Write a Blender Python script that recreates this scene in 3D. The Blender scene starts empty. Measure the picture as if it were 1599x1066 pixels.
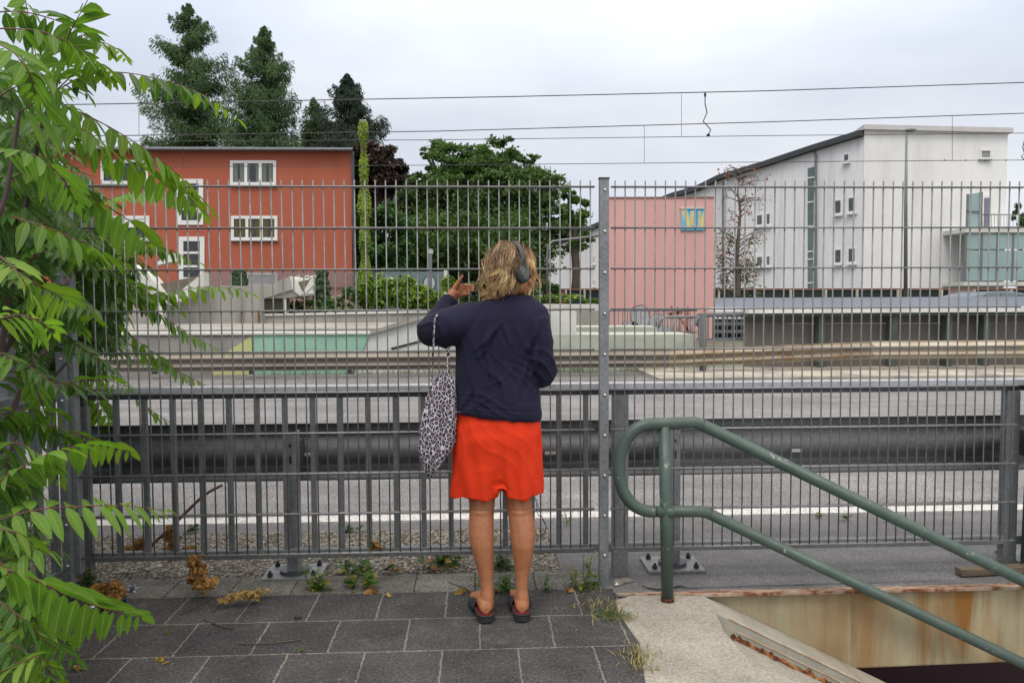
import bpy, math, random
import numpy as np
from mathutils import Vector
random.seed(7); rng = np.random.default_rng(7)
S = bpy.context.scene
COL = S.collection
# ------------------------------------------------------------------ camera
FPX = 1244.0; YAW, PIT, ROL = 0.0457, 0.05327, -0.00496
CAM = np.array([-0.5688, -3.925, 1.428])
Fw = np.array([math.sin(YAW)*math.cos(PIT), math.cos(YAW)*math.cos(PIT), -math.sin(PIT)])
_r = np.array([math.cos(YAW), -math.sin(YAW), 0.0]); _u = np.cross(_r, Fw)
Rt = _r*math.cos(ROL)+_u*math.sin(ROL); Up = -_r*math.sin(ROL)+_u*math.cos(ROL)
cd = bpy.data.cameras.new('camera'); cam = bpy.data.objects.new('camera', cd); COL.objects.link(cam)
cd.sensor_width = 36; cd.lens = FPX/1599*36; cd.clip_start = 0.05; cd.clip_end = 1500
from mathutils import Matrix
cam.matrix_world = Matrix([[Rt[0], Up[0], -Fw[0], CAM[0]], [Rt[1], Up[1], -Fw[1], CAM[1]], [Rt[2], Up[2], -Fw[2], CAM[2]], [0, 0, 0, 1]])
S.camera = cam
def _ray(px, py): return Fw+Rt*(px-799.5)/FPX-Up*(py-533)/FPX
def at(px, py, Y):                       # a measured point of the photo on the plane Y metres beyond the fence
    d = _ray(px, py); return CAM+d*(Y-CAM[1])/d[1]
def gp(px, py, z=0.0):                   # a measured point on a level plane
    d = _ray(px, py); return CAM+d*(z-CAM[2])/d[2]
# ------------------------------------------------------------------ world and sun
SUN_EL, SUN_AZ = math.radians(58), math.radians(205)      # azimuth clockwise from +Y: high, behind the photographer
W = bpy.data.worlds.new('World'); S.world = W; W.use_nodes = True
nt = W.node_tree; N = nt.nodes; L = nt.links; N.clear()
out = N.new('ShaderNodeOutputWorld'); bg = N.new('ShaderNodeBackground'); bg.inputs[1].default_value = 0.1
sky = N.new('ShaderNodeTexSky'); sky.sky_type = 'NISHITA'; sky.sun_disc = False
sky.sun_elevation = SUN_EL; sky.sun_rotation = SUN_AZ; sky.air_density = 1.2; sky.dust_density = 2.0
tc = N.new('ShaderNodeTexCoord'); sep = N.new('ShaderNodeSeparateXYZ'); L.new(tc.outputs['Generated'], sep.inputs[0])
mp = N.new('ShaderNodeMapping'); mp.inputs['Scale'].default_value = (1, 1, 2.6); L.new(tc.outputs['Generated'], mp.inputs[0])
nz = N.new('ShaderNodeTexNoise'); nz.inputs['Scale'].default_value = 2.2; nz.inputs['Detail'].default_value = 5; nz.inputs['Roughness'].default_value = 0.5
L.new(mp.outputs[0], nz.inputs[0])
cr = N.new('ShaderNodeValToRGB'); cr.color_ramp.elements[0].position = 0.36; cr.color_ramp.elements[1].position = 0.68
cr.color_ramp.elements[0].color = (5.9, 6.35, 7.45, 1); cr.color_ramp.elements[1].color = (8.1, 8.35, 8.8, 1); ma = N.new('ShaderNodeMath'); ma.operation = 'MULTIPLY_ADD'; ma.inputs[1].default_value = 0.22; L.new(sep.outputs[0], ma.inputs[0]); L.new(nz.outputs[0], ma.inputs[2])
L.new(ma.outputs[0], cr.inputs[0])
zr = N.new('ShaderNodeMapRange'); zr.inputs[1].default_value = 0.22; zr.inputs[2].default_value = 0.9; zr.inputs[3].default_value = 1.0; zr.inputs[4].default_value = 2.75
L.new(sep.outputs[2], zr.inputs[0])
vm = N.new('ShaderNodeVectorMath'); vm.operation = 'SCALE'; L.new(cr.outputs[0], vm.inputs[0]); L.new(zr.outputs[0], vm.inputs['Scale'])
mx = N.new('ShaderNodeMixRGB'); mx.inputs[0].default_value = 0.93; L.new(sky.outputs[0], mx.inputs[1]); L.new(vm.outputs[0], mx.inputs[2])
wz = N.new('ShaderNodeMapRange'); wz.inputs[1].default_value = 0.3; wz.inputs[2].default_value = 0.8; L.new(sep.outputs[2], wz.inputs[0])
wm = N.new('ShaderNodeMixRGB'); wm.blend_type = 'MULTIPLY'; wm.inputs[2].default_value = (1.12, 1.0, 0.86, 1); L.new(wz.outputs[0], wm.inputs[0]); L.new(mx.outputs[0], wm.inputs[1])
L.new(wm.outputs[0], bg.inputs[0]); L.new(bg.outputs[0], out.inputs[0])
sl = bpy.data.lights.new('sun', 'SUN'); sl.energy = 1.2; sl.angle = math.radians(22); sl.color = (1, 0.96, 0.9)
so = bpy.data.objects.new('sun', sl); COL.objects.link(so)
sd = Vector((math.sin(SUN_AZ)*math.cos(SUN_EL), math.cos(SUN_AZ)*math.cos(SUN_EL), math.sin(SUN_EL)))
so.rotation_euler = sd.to_track_quat('Z', 'Y').to_euler(); so.location = (0, -5, 12)
S.view_settings.view_transform = 'Standard'; S.view_settings.look = 'None'; S.view_settings.exposure = 0.14; S.view_settings.gamma = 1
S.cycles.max_bounces = 6; S.cycles.transparent_max_bounces = 12

# ------------------------------------------------------------------ mesh helpers
class MB:
    def __init__(s): s.v = []; s.f = []; s.uv = []; s.mi = []; s.n = 0
    def add(s, v, f, uv=None, mi=0):
        v = np.asarray(v, float).reshape(-1, 3); s.v.append(v)
        s.f += [tuple(i+s.n for i in q) for q in f]; s.mi += [mi]*len(f)
        s.uv.append(np.asarray(uv, float) if uv is not None else np.zeros((len(v), 2)))
        s.n += len(v); return s
    def box(s, a, b, mi=0):
        x0, y0, z0 = np.minimum(a, b); x1, y1, z1 = np.maximum(a, b)
        v = [(x0, y0, z0), (x1, y0, z0), (x1, y1, z0), (x0, y1, z0), (x0, y0, z1), (x1, y0, z1), (x1, y1, z1), (x0, y1, z1)]
        return s.add(v, [(3, 2, 1, 0), (4, 5, 6, 7), (0, 1, 5, 4), (1, 2, 6, 5), (2, 3, 7, 6), (3, 0, 4, 7)], mi=mi)
    def bar(s, a, b, w, h, up=(0, 0, 1), mi=0):      # rectangular bar between two points
        a = np.array(a, float); b = np.array(b, float); t = b-a; t /= np.linalg.norm(t)
        sd_ = np.cross(t, up); n_ = np.linalg.norm(sd_)
        if n_ < 1e-5: sd_ = np.cross(t, (1, 0, 0)); n_ = np.linalg.norm(sd_)
        sd_ /= n_; u = np.cross(sd_, t)
        c = [sd_*w/2*i+u*h/2*j for i, j in ((-1, -1), (1, -1), (1, 1), (-1, 1))]
        v = [a+q for q in c]+[b+q for q in c]
        return s.add(v, [(3, 2, 1, 0), (4, 5, 6, 7), (0, 1, 5, 4), (1, 2, 6, 5), (2, 3, 7, 6), (3, 0, 4, 7)], mi=mi)
    def tube(s, pts, r, n=8, caps=True, mi=0, squash=None):
        pts = np.asarray(pts, float); m = len(pts); r = np.broadcast_to(np.asarray(r, float), (m,))
        t = np.gradient(pts, axis=0); t /= np.linalg.norm(t, axis=1)[:, None]+1e-12
        ref = np.array([0, 0, 1.0]) if abs(t[0][2]) < 0.9 else np.array([1.0, 0, 0])
        vs = []; a = np.cross(t[0], ref); a /= np.linalg.norm(a)
        for i in range(m):
            a = a-t[i]*(a@t[i]); a /= np.linalg.norm(a)+1e-12; b = np.cross(t[i], a)
            for k in range(n):
                th = 2*math.pi*k/n; vs.append(pts[i]+r[i]*(a*math.cos(th)+b*math.sin(th)))
        f = [(i*n+k, i*n+(k+1) % n, (i+1)*n+(k+1) % n, (i+1)*n+k) for i in range(m-1) for k in range(n)]
        if caps: f += [tuple(range(n))[::-1], tuple(range((m-1)*n, m*n))]
        return s.add(vs, f, mi=mi)
    def loft(s, rings, caps=True, mi=0):             # list of equal-length rings
        n = len(rings[0]); v = np.concatenate([np.asarray(r, float) for r in rings]); m = len(rings)
        f = [(i*n+k, i*n+(k+1) % n, (i+1)*n+(k+1) % n, (i+1)*n+k) for i in range(m-1) for k in range(n)]
        if caps: f += [tuple(range(n))[::-1], tuple(range((m-1)*n, m*n))]
        return s.add(v, f, mi=mi)
    def prism(s, poly, d, mi=0):                     # planar polygon (3D) pushed along vector d
        poly = np.asarray(poly, float); n = len(poly); v = np.concatenate([poly, poly+np.asarray(d, float)])
        return s.add(v, [tuple(range(n)), tuple(range(2*n-1, n-1, -1))]+[((k+1) % n, k, n+k, n+(k+1) % n) for k in range(n)], mi=mi)
    def pp(s, px, Y, dep, mi=0): return s.prism([at(x, y, Y) for x, y in px], (0, dep, 0), mi)
    def pbox(s, x0, y0, x1, y1, Y, dep, mi=0):
        a = at(x0, y0, Y); b = at(x1, y1, Y); return s.box(a, (b[0], Y+dep, b[2]), mi)
    def ell(s, c, r, rot=None, nu=14, nv=10, mi=0):
        v = []; R_ = np.eye(3) if rot is None else rot
        for i in range(nv+1):
            ph = math.pi*i/nv
            for k in range(nu):
                th = 2*math.pi*k/nu; v.append(np.array(c)+R_@np.array([r[0]*math.sin(ph)*math.cos(th), r[1]*math.sin(ph)*math.sin(th), r[2]*math.cos(ph)]))
        f = [(i*nu+k, (i+1)*nu+k, (i+1)*nu+(k+1) % nu, i*nu+(k+1) % nu) for i in range(nv) for k in range(nu)]
        return s.add(v, f, mi=mi)
    def mesh(s, name, smooth=False):
        me = bpy.data.meshes.new(name); v = np.concatenate(s.v); me.from_pydata(v.tolist(), [], s.f)
        uv = np.concatenate(s.uv)
        if np.any(uv):
            ul = me.uv_layers.new(name='UVMap'); li = np.zeros(len(me.loops), int); me.loops.foreach_get('vertex_index', li)
            ul.data.foreach_set('uv', uv[li].ravel())
        if any(s.mi): me.polygons.foreach_set('material_index', s.mi)
        if smooth: me.polygons.foreach_set('use_smooth', [True]*len(me.polygons))
        me.validate(); return me
AUTO = []
def part(name, mb, mats, parent=None, smooth=False, label=None, kind=None, bevel=0):
    me = mb if isinstance(mb, bpy.types.Mesh) else mb.mesh(name, smooth)
    for m in (mats if isinstance(mats, (list, tuple)) else [mats]): me.materials.append(m)
    o = bpy.data.objects.new(name, me); COL.objects.link(o); o.parent = parent
    if label: o['label'] = label
    if kind: o['kind'] = kind
    if bevel:
        b = o.modifiers.new('bevel', 'BEVEL'); b.width = bevel; b.segments = 2; b.limit_method = 'ANGLE'; b.angle_limit = math.radians(40)
    return o
def thing(name, label, cat, group=None):
    o = bpy.data.objects.new(name, None); COL.objects.link(o); o['label'] = label; o['category'] = cat
    if group: o['group'] = group
    AUTO.append(o); return o
def solo(name, mb, mats, label, cat, group=None, **k):
    o = part(name, mb, mats, **k); o['label'] = label; o['category'] = cat
    if group: o['group'] = group
    AUTO.append(o); return o
def struct(name, mb, m, kind='structure', **k): return part(name, mb, m, kind=kind, **k)
def copy_tree(o, off, label=None):
    def rec(a, par):
        c = a.copy(); COL.objects.link(c); c.parent = par
        for ch in list(a.children): rec(ch, c)
        return c
    c = rec(o, None); c.location = Vector(o.location)+Vector(off)
    if label: c['label'] = label
    return c
def finish():                                        # put every thing's origin at its base
    for r in AUTO:
        objs = [r]+list(r.children_recursive); ms = [o for o in objs if o.type == 'MESH']
        P = np.concatenate([np.array([v.co for v in o.data.vertices]) for o in ms if len(o.data.vertices)])
        lo, hi = P.min(0), P.max(0); off = Vector(((lo[0]+hi[0])/2, (lo[1]+hi[1])/2, lo[2]))
        for o in ms: o.data.transform(Matrix.Translation(-off))
        r.location = off
def quads(name, P, U, V, attr=None):                 # many leaf quads: centre P, half-axes U, V
    n = len(P); v = np.stack([P-U, P+V*0.9, P+U, P-V*0.9], 1).reshape(-1, 3)
    me = bpy.data.meshes.new(name); me.vertices.add(4*n); me.vertices.foreach_set('co', v.ravel())
    me.loops.add(4*n); me.loops.foreach_set('vertex_index', np.arange(4*n)); me.polygons.add(n)
    me.polygons.foreach_set('loop_start', np.arange(0, 4*n, 4)); me.polygons.foreach_set('loop_total', np.full(n, 4))
    a = me.attributes.new('rnd', 'FLOAT', 'FACE'); a.data.foreach_set('value', rng.random(n).astype(np.float32))
    me.update(); return me
def unit(a): return a/(np.linalg.norm(a, axis=-1, keepdims=True)+1e-9)

# ------------------------------------------------------------------ material helpers
def rgba(c): return (c[0], c[1], c[2], 1)
class Mat:
    def __init__(s, name, rough=0.7, metal=0.0, spec=0.4):
        s.m = bpy.data.materials.new(name); s.m.use_nodes = True; s.N = s.m.node_tree.nodes; s.L = s.m.node_tree.links
        s.b = s.N['Principled BSDF']; s.b.inputs['Roughness'].default_value = rough; s.b.inputs['Metallic'].default_value = metal
        s.b.inputs['Specular IOR Level'].default_value = spec; s.tc = s.N.new('ShaderNodeTexCoord'); s.co = s.tc.outputs['Object']; s.h = None
    def noise(s, scale, detail=5, rough=0.55, stretch=None, dist=0):
        n = s.N.new('ShaderNodeTexNoise'); n.inputs['Scale'].default_value = scale; n.inputs['Detail'].default_value = detail
        n.inputs['Roughness'].default_value = rough; n.inputs['Distortion'].default_value = dist
        src = s.co
        if stretch: mp_ = s.N.new('ShaderNodeMapping'); mp_.inputs['Scale'].default_value = stretch; s.L.new(src, mp_.inputs[0]); src = mp_.outputs[0]
        s.L.new(src, n.inputs[0]); return n.outputs[0]
    def ramp(s, fac, stops, interp='LINEAR'):
        r = s.N.new('ShaderNodeValToRGB'); r.color_ramp.interpolation = interp; e = r.color_ramp.elements
        while len(e) < len(stops): e.new(0.5)
        for q, (p, c) in zip(e, stops): q.position = p; q.color = rgba(c) if not isinstance(c, (int, float)) else (c, c, c, 1)
        s.L.new(fac, r.inputs[0]); return r.outputs[0]
    def mix(s, fac, a, b, mode='MIX'):
        m = s.N.new('ShaderNodeMixRGB'); m.blend_type = mode
        for i, q in zip((0, 1, 2), (fac, a, b)):
            if isinstance(q, (int, float)): m.inputs[i].default_value = q
            elif isinstance(q, tuple): m.inputs[i].default_value = rgba(q)
            else: s.L.new(q, m.inputs[i])
        return m.outputs[0]
    def math(s, op, a, b=0.0):
        m = s.N.new('ShaderNodeMath'); m.operation = op
        for i, q in zip((0, 1), (a, b)):
            if isinstance(q, (int, float)): m.inputs[i].default_value = q
            else: s.L.new(q, m.inputs[i])
        return m.outputs[0]
    def base(s, c):
        if isinstance(c, tuple): s.b.inputs['Base Color'].default_value = rgba(c)
        else: s.L.new(c, s.b.inputs['Base Color'])
        return s
    def bump(s, h, strength=0.3, dist=0.01):
        b = s.N.new('ShaderNodeBump'); b.inputs['Strength'].default_value = strength; b.inputs['Distance'].default_value = dist
        s.L.new(h, b.inputs['Height'])
        if s.h: s.L.new(s.h, b.inputs['Normal'])
        s.h = b.outputs[0]; s.L.new(s.h, s.b.inputs['Normal']); return s
    def roughv(s, fac, a, b):
        s.L.new(s.ramp(fac, [(0.3, a), (0.7, b)]), s.b.inputs['Roughness']); return s
def simple(name, c1, c2=None, scale=6, rough=0.7, metal=0.0, bump=0.15, bs=60, bd=0.003, spec=0.4, stretch=None):
    m = Mat(name, rough, metal, spec); c2 = c2 or tuple(x*0.75 for x in c1)
    m.base(m.ramp(m.noise(scale, 6, 0.6, stretch), [(0.3, c2), (0.7, c1)]))
    if bump: m.bump(m.noise(bs, 4), bump, bd)
    return m.m
def leafmat(name, c1, c2, trans=0.3, veins=False, patch=0.8, rough=0.5):
    m = Mat(name, rough, 0, 0.35); at_ = m.N.new('ShaderNodeAttribute'); at_.attribute_name = 'rnd'
    col = m.mix(at_.outputs['Fac'] if not veins else m.noise(14, 2), c1, c2)
    col = m.mix(0.55, col, m.ramp(m.noise(patch, 3), [(0.35, tuple(x*0.55 for x in c1)), (0.65, tuple(min(1, x*1.25) for x in c2))]))
    if veins:
        sp = m.N.new('ShaderNodeSeparateXYZ'); m.L.new(m.tc.outputs['UV'], sp.inputs[0]); u, v = sp.outputs[0], sp.outputs[1]
        dv = m.math('ABSOLUTE', m.math('SUBTRACT', v, 0.5))
        mid = m.math('LESS_THAN', dv, 0.028)
        w = m.math('FRACT', m.math('SUBTRACT', m.math('MULTIPLY', u, 9.0), m.math('MULTIPLY', dv, 5.0)))
        side = m.math('MULTIPLY', m.math('LESS_THAN', w, 0.12), 0.25)
        col = m.mix(side, col, (0.22, 0.32, 0.08)); col = m.mix(m.math('MULTIPLY', mid, 0.55), col, (0.42, 0.46, 0.12))
        m.bump(w, 0.25, 0.002)
    m.base(col); tr = m.N.new('ShaderNodeBsdfTranslucent'); m.L.new(m.mix(1.0, col, (1.3, 1.5, 0.5), 'MULTIPLY'), tr.inputs[0])
    ms = m.N.new('ShaderNodeMixShader'); ms.inputs[0].default_value = trans
    o = m.N['Material Output']; m.L.new(m.b.outputs[0], ms.inputs[1]); m.L.new(tr.outputs[0], ms.inputs[2]); m.L.new(ms.outputs[0], o.inputs[0])
    return m.m
def glass(name, tint, rough=0.05, alpha=0.35):
    m = Mat(name, rough, 0, 0.6); m.base(tint); tr = m.N.new('ShaderNodeBsdfTransparent'); tr.inputs[0].default_value = (0.93, 0.97, 0.96, 1)
    ms = m.N.new('ShaderNodeMixShader'); ms.inputs[0].default_value = alpha
    m.L.new(tr.outputs[0], ms.inputs[1]); m.L.new(m.b.outputs[0], ms.inputs[2]); m.L.new(ms.outputs[0], m.N['Material Output'].inputs[0]); return m.m

def galv(name, lo, hi, rough=0.5, metal=0.45, scale=7):
    m = Mat(name, rough, metal, 0.5)
    vo = m.N.new('ShaderNodeTexVoronoi'); vo.inputs['Scale'].default_value = 70; m.L.new(m.co, vo.inputs[0])
    c = m.ramp(m.noise(scale, 7, 0.65, (1, 1, 0.5)), [(0.25, lo), (0.75, hi)])
    c = m.mix(0.25, c, m.ramp(vo.outputs['Color'], [(0.2, tuple(x*0.7 for x in lo)), (0.9, tuple(x*1.25 for x in hi))]))
    m.base(c); m.roughv(m.noise(20, 4), rough-0.12, rough+0.15); m.bump(m.noise(45, 4), 0.08, 0.002); return m.m
M_WIRE = galv('galvanised_wire', (0.15, 0.15, 0.152), (0.25, 0.25, 0.25), 0.5)
M_GALV = galv('galvanised_steel', (0.12, 0.127, 0.13), (0.22, 0.23, 0.235), 0.5, 0.4)
M_GALVL = galv('galvanised_steel_pale', (0.14, 0.15, 0.158), (0.27, 0.285, 0.295), 0.5, 0.4)
M_GALVD = galv('weathered_steel', (0.045, 0.05, 0.055), (0.10, 0.105, 0.11), 0.5, 0.35)
M_BOLT = simple('polished_bolt', (0.55, 0.55, 0.55), rough=0.3, metal=0.9, bump=0)
M_DBOLT = simple('dark_bolt', (0.04, 0.04, 0.045), rough=0.5, metal=0.3, bump=0)

# ================================================================== SETTING
# paving slabs -------------------------------------------------------------
def paving_mat(name, c1, c2, mortar, bw, rh, ms, ox, oy, speck=0.5, grit=85):
    m = Mat(name, 0.85, 0, 0.25)
    mp_ = m.N.new('ShaderNodeMapping'); mp_.inputs['Location'].default_value = (ox, oy, 0); m.L.new(m.co, mp_.inputs[0])
    wob = m.N.new('ShaderNodeTexNoise'); wob.inputs['Scale'].default_value = 22; wob.inputs['Detail'].default_value = 4; m.L.new(m.co, wob.inputs[0])
    sb = m.N.new('ShaderNodeVectorMath'); sb.operation = 'SUBTRACT'; m.L.new(wob.outputs['Color'], sb.inputs[0]); sb.inputs[1].default_value = (0.5, 0.5, 0.5)
    sc = m.N.new('ShaderNodeVectorMath'); sc.operation = 'SCALE'; sc.inputs['Scale'].default_value = 0.016; m.L.new(sb.outputs[0], sc.inputs[0])
    ad = m.N.new('ShaderNodeVectorMath'); ad.operation = 'ADD'; m.L.new(mp_.outputs[0], ad.inputs[0]); m.L.new(sc.outputs[0], ad.inputs[1])
    br = m.N.new('ShaderNodeTexBrick'); br.offset = 0.5; br.inputs['Scale'].default_value = 1; br.inputs['Mortar Size'].default_value = ms
    br.inputs['Mortar Smooth'].default_value = 0.5; br.inputs['Brick Width'].default_value = bw; br.inputs['Row Height'].default_value = rh
    br.inputs['Color1'].default_value = rgba(c1); br.inputs['Color2'].default_value = rgba(c2); br.inputs['Mortar'].default_value = rgba(mortar)
    m.L.new(ad.outputs[0], br.inputs[0])
    big = m.ramp(m.noise(3.2, 9, 0.72), [(0.3, 0.55), (0.7, 1.45)]); col = m.mix(1.0, br.outputs['Color'], big, 'MULTIPLY')
    g = m.noise(grit, 3, 0.7); col = m.mix(0.8, col, m.ramp(g, [(0.34, 0.45), (0.5, 0.92), (0.66, 1.7)]), 'MULTIPLY')
    vo = m.N.new('ShaderNodeTexVoronoi'); vo.inputs['Scale'].default_value = 110; m.L.new(m.co, vo.inputs[0])
    sp_ = m.math('MULTIPLY', m.math('LESS_THAN', vo.outputs['Distance'], 0.22), m.math('GREATER_THAN', m.noise(60, 2), 0.56))
    col = m.mix(m.math('MULTIPLY', sp_, speck), col, (0.42, 0.4, 0.37))
    dirt = m.ramp(m.noise(5, 9, 0.75), [(0.55, 0.0), (0.72, 0.5)]); col = m.mix(dirt, col, mortar)
    m.base(col); m.bump(m.math('SUBTRACT', 1.0, br.outputs['Fac']), 0.7, 0.006); m.bump(g, 0.9, 0.006); m.bump(vo.outputs['Distance'], 0.25, 0.003); return m.m
M_PAVE = paving_mat('dark_paving_slabs', (0.046, 0.045, 0.046), (0.062, 0.060, 0.061), (0.17, 0.16, 0.14), 0.31, 0.328, 0.006, 0.095, 0.081)
M_EDGE = paving_mat('concrete_edging', (0.15, 0.145, 0.13), (0.12, 0.115, 0.1), (0.045, 0.045, 0.035), 0.30, 0.6, 0.005, 0.13, 0.2, 0.15)
def gravel_mat(name, cols, scale, bump=1.0, depth=0.012, patch=3, rough=0.9):
    m = Mat(name, rough, 0, 0.25); vo = m.N.new('ShaderNodeTexVoronoi'); vo.inputs['Scale'].default_value = scale; m.L.new(m.co, vo.inputs[0])
    c = m.ramp(vo.outputs['Color'], [(0.15, cols[0]), (0.5, cols[1]), (0.85, cols[2])])
    c = m.mix(1.0, c, m.ramp(vo.outputs['Distance'], [(0.3, 1.1), (0.75, 0.35)]), 'MULTIPLY')
    c = m.mix(1.0, c, m.ramp(m.noise(patch, 8, 0.65), [(0.3, 0.72), (0.7, 1.2)]), 'MULTIPLY')
    c = m.mix(1.0, c, m.ramp(m.noise(1.6, 7, 0.7, (0.12, 1.6, 1)), [(0.35, 0.78), (0.65, 1.12)]), 'MULTIPLY')
    c = m.mix(m.ramp(m.noise(1.1, 12, 0.85, None, 1.5), [(0.495, 0.0), (0.5, 0.35), (0.505, 0.0)]), c, (0.05, 0.05, 0.05))
    m.base(c); m.bump(m.math('SUBTRACT', 1.0, vo.outputs['Distance']), bump, depth); m.bump(m.noise(scale*2, 3), 0.3, depth/3); return m.m
M_GRAV = gravel_mat('coarse_gravel', ((0.07, 0.062, 0.05), (0.2, 0.18, 0.145), (0.42, 0.39, 0.33)), 62)
M_ROAD = gravel_mat('road_asphalt', ((0.19, 0.188, 0.188), (0.26, 0.257, 0.255), (0.36, 0.355, 0.35)), 120, 0.35, 0.003, 0.8)
M_APRON = gravel_mat('smooth_asphalt', ((0.145, 0.143, 0.145), (0.18, 0.178, 0.18), (0.24, 0.238, 0.24)), 240, 0.3, 0.002, 2.2, 0.75)
M_FAR = gravel_mat('far_asphalt', ((0.16, 0.155, 0.15), (0.22, 0.215, 0.205), (0.3, 0.29, 0.28)), 60, 0.3, 0.004, 1)
m = Mat('worn_road_paint', 0.7); c = m.ramp(m.noise(40, 7, 0.7), [(0.36, (0.24, 0.235, 0.23)), (0.5, (0.50, 0.49, 0.47)), (0.8, (0.62, 0.61, 0.59))]); m.base(c); m.bump(m.noise(110, 3), 0.4, 0.004); M_LINE = m.m
def sheet(x0, x1, y0, y1, z, z2=None): return MB().box((x0, y0, z-0.04), (x1, y1, z))
b = MB(); b.add([(-400, -200, -0.06), (400, -200, -0.06), (400, -10, -0.06), (-400, -10, -0.06)], [(0, 1, 2, 3)])
b.add([(-400, 12.6, -0.06), (400, 12.6, -0.06), (400, 900, -0.06), (-400, 900, -0.06)], [(0, 1, 2, 3)])
struct('ground', b, simple('soil', (0.13, 0.12, 0.09), (0.07, 0.08, 0.04), 0.5))
# paving polygon up to the concrete landing of the stairs
b = MB(); poly = [(-9, -10, 0), (0.3, -10, 0), (0.12, -1.5, 0), (0.05, -1.06, 0), (0.1, -0.7, 0), (0.07, -0.4, 0), (0.085, -0.23, 0), (0.1, -0.081, 0), (-9, -0.081, 0)]
b.prism(np.array(poly)+[0, 0, -0.1], (0, 0, 0.1)); struct('pavement', b, M_PAVE)
struct('kerb_edging', MB().box((-9, -0.079, -0.1), (-0.02, 0.17, 0.004)), M_EDGE, bevel=0.008)
struct('gravel_strip', MB().box((-9, 0.172, -0.1), (-0.13, 1.0, -0.006)), M_GRAV)
b = MB(); b.prism([(-0.128, 0.172, -0.1), (-0.018, 0.17, -0.1), (-0.018, -0.078, -0.1), (0.09, -0.078, -0.1), (0.102, -0.165, -0.1), (9, -0.098, -0.1), (9, 1.0, -0.1), (-0.128, 1.0, -0.1)], (0, 0, 0.096))
struct('asphalt_apron', b, M_APRON)
struct('road_gutter', MB().box((-40, 1.002, -0.1), (60, 1.2, -0.012)), M_APRON)
struct('road', MB().box((-40, 1.202, -0.1), (60, 9.6, -0.02)), M_ROAD)
struct('road_marking', MB().box((-40, 1.25, -0.03), (60, 1.39, -0.015)), M_LINE)
M_CONC = simple('pale_concrete', (0.42, 0.40, 0.36), (0.27, 0.25, 0.215), 2.2, 0.85, bump=0.3, bs=90)
m = Mat('far_kerb_concrete', 0.9); c = m.ramp(m.noise(1.2, 8, 0.7), [(0.35, (0.2, 0.185, 0.16)), (0.6, (0.42, 0.38, 0.31))]); m.base(c); m.bump(m.noise(30, 5), 0.4, 0.01); M_FKERB = m.m
struct('far_pavement', MB().box((-40, 9.6, -0.1), (2.6, 12.6, 0.0)), M_FAR)
struct('far_kerb', MB().box((2.602, 9.65, -0.1), (60, 12.6, 0.05)), M_FKERB)

# concrete landing, stairwell ----------------------------------------------
m = Mat('exposed_aggregate_concrete', 0.88); g = m.noise(95, 4, 0.8)
c = m.ramp(m.noise(3.5, 8, 0.65), [(0.3, (0.23, 0.215, 0.18)), (0.7, (0.40, 0.37, 0.31))]); c = m.mix(0.8, c, m.ramp(g, [(0.36, 0.5), (0.5, 0.97), (0.64, 1.35)]), 'MULTIPLY')
c = m.mix(m.ramp(m.noise(7, 9, 0.75), [(0.56, 0.0), (0.74, 0.6)]), c, (0.13, 0.12, 0.1))
m.base(c); m.bump(g, 0.9, 0.005); m.bump(m.noise(14, 5), 0.4, 0.01); M_AGG = m.m
def stained(name, a, bcol, streak, amount, xoff=4.555):
    m = Mat(name, 0.82); c = m.ramp(m.noise(3, 8, 0.65), [(0.3, a), (0.7, bcol)])
    s1 = m.noise(1.0, 5, 0.6, (5.0, 1, 0.5), 0.5); sep_ = m.N.new('ShaderNodeSeparateXYZ'); m.L.new(m.co, sep_.inputs[0])
    right = m.ramp(m.math('MULTIPLY', m.math('ADD', sep_.outputs[0], xoff-0.5), 0.6), [(0.25, 0.25), (0.75, 1.0)])
    r_ = m.math('MULTIPLY', m.ramp(s1, [(0.42, 0.0), (0.58, 1.0)]), amount); r_ = m.math('MULTIPLY', r_, right)
    c = m.mix(r_, c, streak)
    s2 = m.ramp(m.noise(1.0, 6, 0.65, (10.0, 1, 0.8), 0.2), [(0.52, 0.0), (0.68, 0.8)]); c = m.mix(m.math('MULTIPLY', s2, right), c, (0.07, 0.05, 0.03))
    s3 = m.ramp(m.noise(1.3, 4, 0.5, (5.0, 1, 0.4)), [(0.55, 0.0), (0.7, 0.5)]); c = m.mix(s3, c, (0.5, 0.42, 0.24))
    m.base(c); m.bump(m.noise(70, 6), 0.35, 0.004); m.bump(m.noise(9, 5), 0.3, 0.01); return m.m
M_STAIN = stained('rust_stained_concrete', (0.25, 0.22, 0.14), (0.40, 0.35, 0.22), (0.24, 0.105, 0.02), 1.0)
X0 = 0.56; SL = 0.493
b = MB(); P = [(960, 935), (985, 928), (1095, 925), (1108, 940), (1121, 961), (1131, 983), (1172, 1031)]
pl = [gp(x, y) for x, y in P]; pl += [np.array([0.519, -0.94, 0]), np.array([0.65, -1.093, 0]), np.array([0.98, -1.5, 0]), np.array([0.98, -10, 0]), np.array([0.3, -10, 0]), np.array([0.122, -1.5, 0]), np.array([0.052, -1.06, 0]), np.array([0.102, -0.7, 0]), np.array([0.072, -0.4, 0])]
b.prism(np.array(pl)+[0, 0, -0.25], (0, 0, 0.247)); struct('stair_landing', b, M_AGG, bevel=0.006)
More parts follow.
